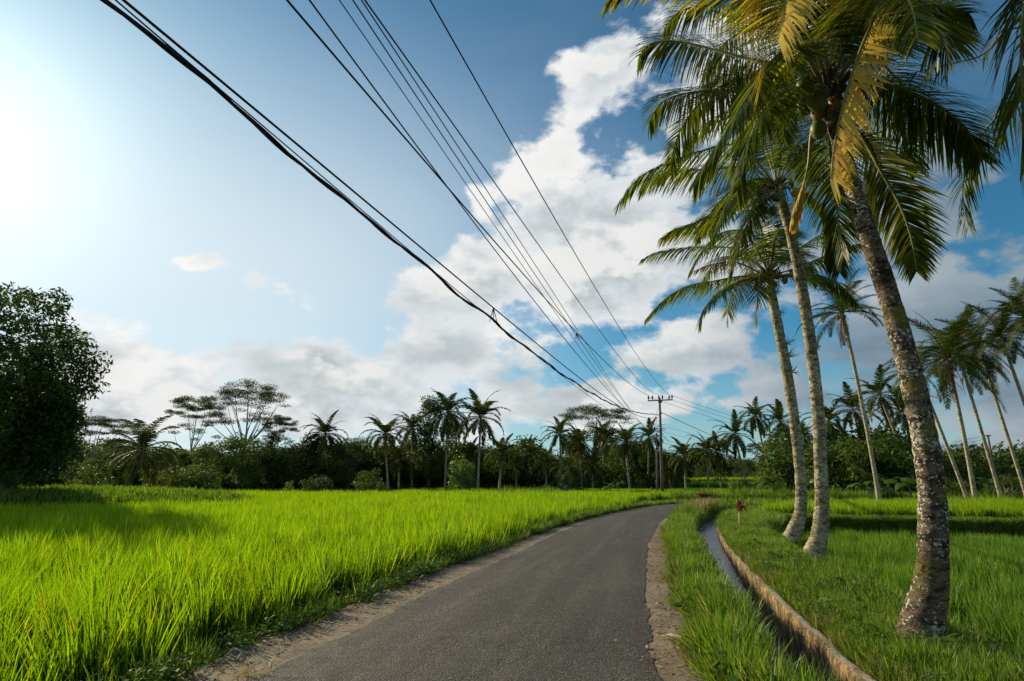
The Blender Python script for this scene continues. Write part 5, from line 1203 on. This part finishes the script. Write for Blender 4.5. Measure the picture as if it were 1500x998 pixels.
# outgoing spans to the right
def span(name, label, pts_, r, sag=.3):
    pts_ = [Vector(p) for p in pts_]; a, b_ = pts_; out = [a.lerp(b_, i / 24) - Vector((0, 0, sag * 4 * (i / 24) * (1 - i / 24))) for i in range(25)]
    m_ = MB(); m_.tube([p - a for p in out], r, 5); o = m_.build(name, M['cable'], None, a, smooth=True); tag(o, label, 'cable', 'cables leaving the pole to the right'); return o
P2 = G(1165, 716, -.1); t2 = 92.0
for i, (a_, b_, lb_) in enumerate([((984, 579.5), (1180, 640), 'uppermost power line leaving the crossarm rightwards'), ((967, 580), (1176, 644), 'middle power line leaving the crossarm rightwards'), ((951, 582), (1172, 648), 'lowest power line leaving the crossarm rightwards')]):
    span('power_line', lb_, (P(*a_, tp), P(*b_, t2)), .016, .25)
span('twisted_cable', 'black twisted cable leaving the pole clamp rightwards', (P(968, 604, tp), P(1172, 682, t2)), .028, .55)
for i, (a_, b_, lb_) in enumerate([((962, 622), (1170, 668), 'upper thin cable leaving the small pole rightwards'), ((962, 630), (1170, 676), 'second thin cable leaving the small pole rightwards'), ((962, 641), (1170, 688), 'third thin cable leaving the small pole rightwards'), ((962, 647), (1170, 680), 'lowest thin cable leaving the small pole rightwards')]):
    span('service_line', lb_, (P(*a_, ts), P(*b_, t2)), .012, .3)
b2 = P(1172, 702, t2); b2.z = -.2
pole2 = empty('power_pole', b2); tag(pole2, 'distant utility pole hidden among the palms right of the bend', 'utility pole')
m_ = MB(); h2 = P(1176, 636, t2).z + .2; m_.tube([(0, 0, 0), (0, 0, h2)], [.16, .1], 8); m_.build('pole_shaft', M['pole'], pole2)
m_ = MB(); m_.box((.2, 0, h2 - .3), (2.2, .1, .12)); m_.build('crossarm', M['galv'], pole2)
# the leaning pole with wires seen at the far right
b3 = P(1458, 702, 52); b3.z = -.1
pole3 = empty('service_pole', b3); tag(pole3, 'small dark pole with stay wires between the pale trunks at the far right', 'utility pole')
tp3 = P(1447, 637, 52) - b3; m_ = MB(); m_.tube([(0, 0, 0), tp3], [.1, .07], 8); m_.build('pole_shaft', M['pole'], pole3)
m_ = MB(); m_.box(tp3 - Vector((0, 0, .1)), (.5, .08, .1)); m_.build('crossarm', M['wood'], pole3)
for a_, b_ in (((1447, 638), (1395, 648)), ((1447, 642), (1395, 655)), ((1447, 640), (1424, 668))):
    m_ = MB(); m_.tube([P(*a_, 52) - b3, P(*b_, 52) - b3], .012, 4); m_.build('stay_wire', M['cable'], pole3)

# ------------------------------------------------------------------ small things
# red wheelbarrow beyond the bend
wb = P(1031, 733, 42.5); wb.z = .0
br = empty('wheelbarrow', wb, rad(8)); tag(br, 'red metal wheelbarrow standing on the grass beyond the road bend', 'wheelbarrow')
me = bpy.data.meshes.new('tray')
T1 = [(-.62,-.36,.78),(.52,-.36,.66),(.52,.36,.66),(-.62,.36,.78)]; T0 = [(-.40,-.22,.36),(.25,-.20,.38),(.25,.20,.38),(-.40,.22,.36)]
T1i = [(x*.94, y*.92, z) for x, y, z in T1]; T0i = [(x*.94, y*.9, z + .03) for x, y, z in T0]
me.from_pydata(T1 + T0 + T1i + T0i, [], [(4,7,6,5),(0,4,5,1),(1,5,6,2),(2,6,7,3),(3,7,4,0),(12,13,14,15),(8,9,13,12),(9,10,14,13),(10,11,15,14),(11,8,12,15),(0,1,9,8),(1,2,10,9),(2,3,11,10),(3,0,8,11)]); me.update()
obj('tray', me, M['barrow'], br)
for sgn in (-1, 1):
    m_ = MB(); m_.tube([(-.85, .0 + sgn * .06, .22), (-.4, sgn * .18, .33), (.3, sgn * .24, .38), (.95, sgn * .30, .62), (1.12, sgn * .30, .64)], .02, 6); m_.build('handle', M['barrow'], br)
    m_ = MB(); m_.tube([(.30, sgn * .24, .38), (.42, sgn * .26, .0), (.22, sgn * .26, .0), (.12, sgn * .22, .36)], .018, 6); m_.build('leg', M['barrow'], br)
m_ = MB(); m_.tube([Vector((-.78 + math.cos(a) * .17, 0, .19 + math.sin(a) * .17)) for a in np.linspace(0, 2 * PI, 17)], .04, 6, cap=False); m_.build('tyre', M['rubber'], br)
m_ = MB(); m_.tube([(-.78, -.07, .19), (-.78, .07, .19)], [.12, .12], 10); m_.build('rim', M['rust'], br)
br.rotation_euler.z = rad(10); br.scale = (.78, .78, .78)
# brushwood pile and blue crates under the yellow young palm
bw = P(838, 725, 59); bw.z = -.15
bp = empty('brushwood_pile', bw); tag(bp, 'pile of dead branches and roots under the young yellow palm', 'wood pile')
rn = random.Random(8)
for i in range(16):
    a = rn.uniform(-.4, .4) + (PI if i % 2 else 0); L = rn.uniform(.8, 1.9); z = rn.uniform(.1, .9); x0 = rn.uniform(-.9, .7); y0 = rn.uniform(-.3, .3)
    m_ = MB(); m_.tube([(x0, y0, z), (x0 + math.cos(a) * L * .5, y0 + math.sin(a) * L * .3, z + rn.uniform(.05, .45)), (x0 + math.cos(a) * L, y0 + math.sin(a) * L, z - rn.uniform(0, .35))], [rn.uniform(.05, .1), .05, .025], 6); m_.build('branch', M['wood'], bp, smooth=True)
m_ = MB(); m_.tube([(.3, -.3, .7), (.9, -.3, .9), (1.4, -.35, .6), (1.75, -.35, .0)], [.11, .10, .08, .06], 7); m_.build('branch', M['wood'], bp, smooth=True)
for i, (u, lb_) in enumerate([(829, 'blue plastic crate at the left end of the brushwood pile'), (833.6, 'blue plastic crate tucked under the dead branches')]):
    c_ = P(u, 726, 58.3); c_.z = -.15; m_ = MB(); h_ = .62 if i == 0 else .45
    for k_ in range(4):
        m_.box((0, -.16, .07 + k_ * h_ / 4), (.30, .025, h_ / 5)); m_.box((0, .16, .07 + k_ * h_ / 4), (.30, .025, h_ / 5)); m_.box((-.15, 0, .07 + k_ * h_ / 4), (.025, .30, h_ / 5)); m_.box((.15, 0, .07 + k_ * h_ / 4), (.025, .30, h_ / 5))
    for sx in (-1, 1):
        for sy in (-1, 1): m_.box((sx * .152, sy * .162, h_ / 2), (.035, .035, h_))
    m_.box((0, 0, .02), (.29, .31, .02)); o = m_.build('crate', M['blue'], None, c_ + Vector((0, 0, .6))); tag(o, lb_, 'crate', 'blue crates by the brushwood pile')
# striped marker post by the bend, far posts
mp = P(955.5, 729, 54); mp.z = -.1
po = empty('marker_post', mp); tag(po, 'short white and grey banded marker post left of the poles', 'post')
for i in range(4):
    m_ = MB(); m_.tube([(0, 0, i * .22), (0, 0, i * .22 + .215)], [.10 - .005 * i, .095 - .005 * i], 8); m_.build('band', M['white'] if i % 2 == 0 else M['pole'], po)
m_ = MB(); m_.lathe((0, 0, .88), [(0, .08), (.05, .11), (.1, .05), (.14, .01)], 8); m_.build('post_cap', M['pole'], po)
# red leaved plant
rp = P(1084, 771, 19.0); rp.z = .0
rl = empty('red_plant', rp); tag(rl, 'small red leaved plant on a pale bare stem on the channel bank', 'plant')
rn = random.Random(12); m_ = MB(); m_.tube([(0, 0, -.05), (.02, 0, .4), (.07, 0, .80)], [.05, .04, .03], 8); m_.build('stem', M['husk'], rl, smooth=True)
for i in range(44):
    a = i * 2.4; e = rn.uniform(-.5, 1.2); L = rn.uniform(.22, .36)
    V, Fq, T = ribbons(np.array([[.07, 0, .78]]), np.array([[math.cos(a) * math.cos(e), math.sin(a) * math.cos(e), math.sin(e)]]), np.array([L]), np.array([.075]), np.array([.26]), np.array([[-math.sin(a), math.cos(a), 0]]), 4, (.4, 1, .9, .6, .05), np.array([rn.random() * 1.3]))
    obj('leaf', npmesh('leaf', V, Fq, T), M['red_leaf'], rl)
# litter on the shoulders, each piece its own object
def flake(name, label, cat, p, L, W, rz, m, seed, curl=.3):
    rn = random.Random(seed); n_ = 8; V, Fs = [], []
    for i in range(n_ + 1):
        f = i / n_; wv = W * (math.sin(PI * min(1, f * .9 + .06)) ** .8) * (1 + rn.uniform(-.15, .15)); z = .012 + .05 * curl * math.sin(f * PI) + rn.uniform(0, .006)
        x = (f - .5) * L
        for k_, yy in enumerate((-.5, -.2, .2, .5)): V.append((x, yy * wv, z + abs(yy) * wv * curl * .9 * (1 if k_ != 1 else .8)))
    for i in range(n_):
        for k_ in range(3): a = i * 4 + k_; Fs.append((a, a + 1, a + 5, a + 4))
    N_ = len(V); V += [(x, y, z - .006) for x, y, z in V]; Fs += [tuple(i + N_ for i in q)[::-1] for q in Fs]
    rim = [i * 4 for i in range(n_ + 1)] + [n_ * 4 + 1, n_ * 4 + 2] + [i * 4 + 3 for i in range(n_, -1, -1)] + [2, 1]
    for i in range(len(rim)): a, b_ = rim[i], rim[(i + 1) % len(rim)]; Fs.append((b_, a, a + N_, b_ + N_))
    o = obj(name, npmesh(name, V, Fs), m, None, p); o.rotation_euler.z = rz; return tag(o, label, cat)
flake('leaf_sheath', 'pale dry leaf sheath lying on the right shoulder', 'leaf sheath', G(986, 936, .0), .24, .085, rad(-38), M['husk'], 1)
flake('husk', 'small white husk on the right shoulder further up the road', 'husk', G(966, 889, .0), .12, .07, rad(-10), M['husk'], 2, .6)
flake('husk', 'broken pale husk lying on the left shoulder edge', 'husk', G(553, 880, 0), .17, .10, rad(30), M['husk'], 3, .9)
flake('plastic_scrap', 'crumpled white plastic scrap on the left kerb', 'litter', G(343, 962, 0), .16, .05, rad(20), M['white'], 4, .8)
flake('plastic_scrap', 'smaller white plastic scrap beside the crumpled one', 'litter', G(352, 968, 0), .07, .03, rad(50), M['white'], 5, .8)
flake('dead_leaf', 'buff dead leaf on the left kerb beyond the husk', 'leaf', G(620, 848, 0), .16, .07, rad(50), M['husk'], 6, .6)
V, Fq, T = join([tuft(990, 46, .16, .10, .007, 1.4, 3, .25, (.6, 1, .7, .05), wind=(0, 0, 0), yellow=.5)])
o = obj('grass_tuft', npmesh('grass_tuft', V, Fq, T), M['drygrass'], None, G(372, 986, 0)); o.scale = (1.6, .9, .6); o.rotation_euler.z = rad(35); tag(o, 'half dry grass tuft growing on the left shoulder by the asphalt', 'grass tuft')
